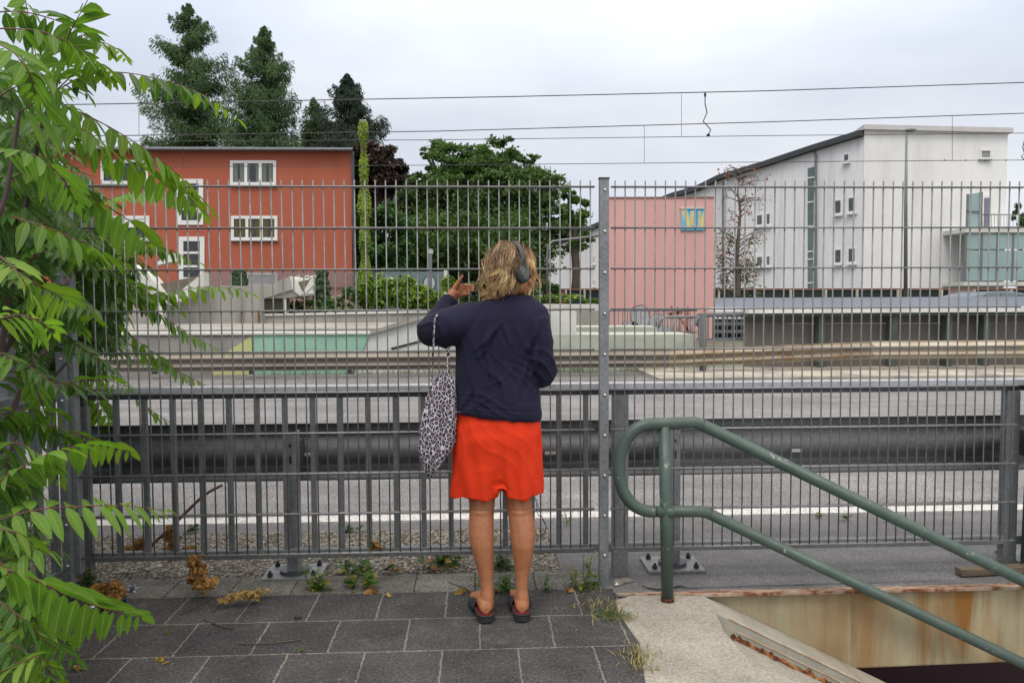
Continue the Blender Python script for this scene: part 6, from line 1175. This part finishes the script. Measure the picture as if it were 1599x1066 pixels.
# ================================================================== LITTER, LEAVES AND WEEDS
M_DRY = leafmat('dry_brown_leaf', (0.24, 0.12, 0.035), (0.36, 0.20, 0.06), 0.2, patch=14, rough=0.7)
M_DRY2 = leafmat('pale_dry_leaf', (0.36, 0.25, 0.10), (0.42, 0.26, 0.07), 0.2, patch=14, rough=0.7)
M_YEL = leafmat('yellow_leaf', (0.45, 0.30, 0.04), (0.35, 0.28, 0.05), 0.3, patch=10)
def crumple(c, r, n, seed, size, flat=1.0):
    rs = np.random.RandomState(seed); b = MB()
    for i in range(n):
        d = unit(rs.randn(3)); p = np.array(c)+d*np.array(r)*rs.uniform(.5, 1); p[2] = max(p[2], .006); t = unit(rs.randn(3)*[1, 1, flat]); s = unit(np.cross(t, rs.randn(3))); L_ = size*rs.uniform(.5, 1.3); w = L_*rs.uniform(.25, .5); nn = np.cross(t, s); vv = []
        for a_ in range(4):
            u = a_/3-.5; cu = nn*(rs.randn()*.18*L_); ww = w*(1-abs(u)*1.3)*rs.uniform(.7, 1.2); vv += [p+t*u*L_+s*ww+cu+nn*rs.randn()*.1*L_, p+t*u*L_-nn*.08*L_+cu, p+t*u*L_-s*ww+cu+nn*rs.randn()*.1*L_]
        vv = np.array(vv); vv[:, 2] = np.maximum(vv[:, 2], .003); b.add(vv, [(a_*3+q, a_*3+q+1, a_*3+q+4, a_*3+q+3) for a_ in range(3) for q in range(2)])
    return b
c_ = gp(168, 948); solo('rotting_leaf_clump', crumple(c_+[0, 0, .06], (.085, .06, .06), 420, 1, .032), M_DRY, 'crumpled ball of rotting brown scraps beside the left fence post', 'litter')
m = Mat('crumpled_foil', 0.25, 0.9); m.base(m.ramp(m.noise(50, 4), [(0.3, (0.25, 0.25, 0.3)), (0.7, (0.85, 0.85, 0.9))])); M_FOIL = m.m
for px, py, r_, s_, lb in ((118, 934, .05, 11, 'largest crumpled silver foil scrap left of the rotting clump'), (150, 952, .028, 12, 'small silver foil scrap in front of the rotting clump'), (117, 1004, .022, 13, 'small silver foil scrap lowest by the leaves'), (206, 925, .02, 14, 'thin silver foil strip right of the rotting clump')):
    solo('foil_scrap', crumple(gp(px, py)+[0, 0, .02], (r_, r_*.6, .015), 26, s_, .03), M_FOIL, lb, 'foil')
solo('blue_wrapper', crumple(gp(195, 940)+[0, 0, .02], (.012, .01, .015), 8, 15, .03), simple('black_blue_wrapper', (0.02, 0.06, 0.09)), 'small dark blue wrapper scrap beside the rotting clump', 'litter')
def hang(name, lab, spec, seed, mat=M_DRY, extra=None):
    b = MB()
    for (x, y, Y, rx, rz, n, sz) in spec: q = crumple((0, 0, 1), (rx, rx*.6, rz), n, seed+x, sz); o_ = at(x, y, Y); b.add(np.concatenate(q.v)+(o_-[0, 0, 1]), q.f)
    return solo(name, b, mat, lab, 'dried leaves')
hang('dried_leaves', 'hanging bunch of large dried brown leaves behind the lower rail at left', [(268, 838, .2, .02, .05, 24, .055), (262, 862, .2, .035, .04, 20, .05), (205, 862, .22, .05, .02, 22, .05), (220, 850, .22, .02, .03, 14, .05), (295, 860, .2, .04, .015, 16, .045), (375, 862, .2, .03, .01, 6, .04)], 40)
hang('dried_leaves', 'dried brown leaf cluster spilling over the kerb in front of the fence', [(302, 876, -.04, .04, .03, 26, .05), (310, 892, -.08, .03, .03, 26, .05), (320, 912, -.14, .05, .012, 26, .055), (300, 902, -.1, .03, .02, 14, .045)], 60)
hang('dried_leaves', 'flat patch of pale dried leaves on the slabs right of the brown cluster', [(372, 930, -.22, .05, .006, 34, .035), (352, 937, -.24, .03, .005, 10, .04), (395, 927, -.2, .04, .006, 16, .045)], 80, M_DRY2)
hang('dried_leaves', 'thin strip of yellowing leaves at the kerb joint left of the weeds', [(405, 925, -.13, .03, .004, 8, .04), (418, 923, -.12, .02, .004, 6, .03)], 85, M_DRY2)
lf = 0
for px, py, sz, mt, lb in ((250, 1032, .05, M_YEL, 'yellow fallen leaf on the slabs near the bottom left'), (258, 1036, .03, M_YEL, 'tiny yellow leaf beside the yellow fallen leaf'), (122, 1046, .045, M_DRY2, 'pale narrow fallen leaf near the bottom left corner'), (316, 930, .05, M_DRY2, 'yellow brown leaf on the kerb joint under the dried cluster'), (607, 931, .035, M_DRY2, 'small tan leaf in front of the middle weed'), (580, 926, .07, M_DRY, 'curled brown leaf under the middle weed'), (720, 926, .06, M_DRY2, 'pale curled leaf beside the left sandal'), (588, 858, .08, M_DRY, 'brown star shaped leaf caught on the bottom rail'), (775, 925, .05, M_DRY, 'reddish brown leaf between the feet'), (890, 925, .05, M_DRY, 'brown leaf at the foot of the centre post'), (1010, 850, .03, M_DRY2, 'small pale leaf on the asphalt right of the centre post')):
    q = crumple((0, 0, 0), (.004, .004, .002), 3, px, sz, .15); o_ = gp(px, py) if px not in (588,) else at(px, py, .06); v0 = np.concatenate(q.v); v0[:, 2] -= v0[:, 2].min()
    b = MB(); b.add(v0+o_+[0, 0, .003], q.f); solo('fallen_leaf', b, mt, lb, 'leaf')
for pts, lb in (([(283, 960), (300, 952), (322, 940), (330, 936)], 'thin straight twig on the slabs right of the foil'), ([(319, 968), (335, 975), (350, 980), (367, 983)], 'short curved twig on the second row of slabs'), ([(372, 1006), (400, 1007), (440, 1004), (470, 1000)], 'long thin twig on the slabs left of the person'), ([(333, 957), (340, 948), (350, 940)], 'forked stalk in front of the pale dried leaves'), ([(700, 910), (730, 922), (742, 932)], 'thin dry twig by the kerb left of the person'), ([(175, 897), (210, 896), (245, 888)], 'dark dead twig lying along the kerb at left')):
    solo('twig', wire([gp(x, y)+[0, 0, .006] for x, y in pts], .0028, 16), simple('twig', (0.10, 0.07, 0.045), (0.06, 0.04, 0.03), 20), lb, 'twig')
solo('stone', lump(gp(465, 965)+[0, 0, .006], (.014, .011, .009), 9), simple('dark_stone', (0.03, 0.03, 0.028)), 'small dark lump on the slabs below the left guardrail post', 'stone')
solo('debris', lump(gp(1278, 806)+[0, 0, .012], (.02, .015, .014), 19), simple('yellowish_debris', (0.2, 0.16, 0.08)), 'small clod on the road edge under the sloping handrail', 'debris')
# weeds ------------------------------------------------------------------------
M_WEED = leafmat('weed_leaf', (0.05, 0.13, 0.02), (0.11, 0.22, 0.035), 0.35, patch=12); M_WEEDY = leafmat('yellowing_weed_leaf', (0.14, 0.20, 0.03), (0.34, 0.24, 0.04), 0.35, patch=12); M_WEEDD = leafmat('dark_weed_leaf', (0.02, 0.06, 0.02), (0.045, 0.11, 0.03), 0.3, patch=12)
def weed(px, py, h, nst, seed, label, mats, lf=.035, spread=.05, nl=7, Y=None, lean=.3, wd=.3):
    rs = np.random.RandomState(seed); t = thing('weed', label, 'weed'); o_ = gp(px, py) if Y is None else at(px, py, Y); o_ = np.array([o_[0], o_[1], 0.0]); sb = MB(); lb_ = MB()
    for s_ in range(nst):
        p0 = o_+[rs.randn()*spread*.5, rs.randn()*spread*.3, 0]; hh_ = h*rs.uniform(.5, 1.05); d = np.array([rs.randn()*lean, rs.randn()*lean*.6, 1.0])*hh_; p1 = p0+d*.5+[rs.randn()*.01, 0, 0]; p2 = p0+d; st_ = [p0, p1, p2]; sb.tube(st_, [.0022, .0018, .001], 5, caps=False)
        for k in range(nl):
            u = (k+.7)/nl; p = (p0*(1-u*2)+p1*u*2) if u < .5 else (p1*(2-u*2)+p2*(u*2-1)); az = rs.uniform(0, 6.28); dd = unit(np.array([math.cos(az), math.sin(az)*.8, rs.uniform(.1, .7)])); L_ = lf*rs.uniform(.6, 1.2)*(1.15-u*.6)
            leaflet(lb_, p, dd, unit(np.array([0, 0, 1.0])+rs.randn(3)*.3), L_, L_*wd, .3, rs.randint(len(mats)))
    part('stem', sb, M_WEEDY, t); part('leaves', lb_, mats, t)
weed(492, 922, .13, 7, 1, 'low yellowish weed on the kerb joint left of the taller one', [M_WEEDY, M_WEED], .05, .07)
weed(566, 918, .15, 6, 2, 'bushy green weed with yellow lower leaves on the kerb joint', [M_WEED, M_WEEDY], .06, .06)
weed(572, 918, .42, 1, 3, 'tall thin weed stalk rising in front of the bottom rail', [M_WEED], .025, .01, 16, lean=.08)
weed(690, 880, .12, 10, 4, 'dark leafy weed with orange tips behind the rail left of the legs', [M_WEEDD, M_WEED, M_DRY], .07, .14, 7, Y=.3)
weed(560, 882, .06, 5, 5, 'flat dark green leaves under the bottom rail', [M_WEEDD], .08, .10, 4, Y=.2)
weed(610, 880, .05, 3, 6, 'small weed with an orange leaf under the bottom rail', [M_WEEDD, M_DRY], .06, .06, 4, Y=.2)
weed(793, 925, .10, 8, 7, 'green weed between the two feet', [M_WEED], .045, .05, 7, wd=.2)
weed(782, 885, .09, 7, 8, 'dark weed behind the rail between the legs', [M_WEEDD], .06, .08, 6, Y=.25)
weed(858, 922, .12, 2, 9, 'small upright weed right of the right sandal', [M_WEED], .03, .02, 8)
weed(912, 920, .19, 8, 10, 'bushy weed at the foot of the centre post', [M_WEED, M_WEEDY], .045, .07, 9, wd=.2)
weed(735, 915, .10, 2, 11, 'drooping thin weed with pale stalk left of the person', [M_WEEDY, M_DRY], .03, .05, 5, lean=.9)
weed(135, 880, .14, 6, 12, 'small yellow green weed at the base of the left post', [M_WEEDY, M_WEEDD], .05, .06, 7, Y=.05)
weed(300, 830, .05, 5, 13, 'dark green tuft on the gravel behind the dead stem', [M_WEEDD], .05, .05, 5)
weed(552, 828, .04, 4, 14, 'tiny green tuft on the far side of the gravel', [M_WEEDD], .045, .05, 5)
weed(1322, 810, .05, 3, 15, 'tiny green tuft on the asphalt under the handrail', [M_WEED], .035, .03, 5)
weed(882, 818, .12, 5, 16, 'thin grass tuft on the asphalt right of the legs', [M_WEED], .05, .05, 4, wd=.06)
weed(265, 990, .0301, 3, 17, 'tiny green sprout in a slab joint', [M_WEED], .012, .015, 4)
weed(470, 1018, .02, 4, 18, 'flat moss green sprout in a slab joint left of the person', [M_WEED], .014, .03, 4)
def tuft(name, px, py, n, h, sx, sy, label, mats, seed):
    t = thing(name, label, 'grass tuft'); o_ = gp(px, py)
    part('blades', grass(o_, h, n, (sx, sy), seed, .0018, .9), mats[0], t, kind='stuff'); part('dry_blades', grass(o_, h, n//2, (sx*1.3, sy*1.3), seed+1, .0016, 1.3), mats[1], t, kind='stuff')
M_STRAW = leafmat('straw', (0.36, 0.29, 0.13), (0.28, 0.24, 0.09), 0.2, patch=10)
tuft('grass_tuft', 955, 962, 150, .05, .045, .035, 'green and straw grass tuft between slabs and concrete landing', [M_GRASS, M_STRAW], 1)
tuft('grass_tuft', 940, 945, 60, .035, .08, .03, 'flat straw coloured grass on the corner slab', [M_STRAW, M_STRAW], 3)
tuft('grass_tuft', 998, 1030, 110, .045, .03, .06, 'dry yellow green grass along the landing edge near the bottom', [M_STRAW, M_GRASS], 5)
tuft('grass_tuft', 915, 918, 60, .06, .04, .02, 'grass blades around the weed at the centre post', [M_GRASS, M_STRAW], 7)
solo('wooden_plank', MB().bar(gp(1500, 900)+[0, 0.02, .02], gp(1640, 893)+[0, 0.02, .02], .06, .035), simple('weathered_plank', (0.17, 0.12, 0.07), (0.06, 0.055, 0.045), 9, bump=0.5, stretch=(1, 6, 6)), 'weathered plank lying on the pavement edge at the far right', 'plank', bevel=.003)
solo('white_pebble', lump(gp(963, 914)+[0, 0, .008], (.010, .008, .008), 29), M_WHITEC, 'white crumpled scrap beside the mortar lump', 'scrap')
# tiny loose crumbs of leaf and grit on slabs and landing
b = MB(); rs = np.random.RandomState(11)
for i in range(420):
    if i < 280: x, y = rs.uniform(-2.6, .1), -0.09-abs(rs.randn())*.16 if rs.rand() < .6 else rs.uniform(-1.4, -.1)
    else: x, y = rs.uniform(-2.5, .9), rs.uniform(-.08, .16)
    r_ = rs.uniform(.002, .006); a_ = rs.uniform(0, 6.28); z = .008 if y > -.079 else .002
    if x > -.02 and y > -.07: z = .003
    v0 = [np.array([x+r_*math.cos(a_+q)*rs.uniform(.5, 1.6), y+r_*math.sin(a_+q)*rs.uniform(.5, 1.6), z+rs.uniform(0, .004)]) for q in (0, 1.5, 3, 4.6)]; b.add(v0, [(0, 1, 2, 3)])
struct('grit', b, leafmat('leaf_crumbs', (0.12, 0.08, 0.04), (0.25, 0.2, 0.12), 0.0, patch=3), kind='stuff')
finish()
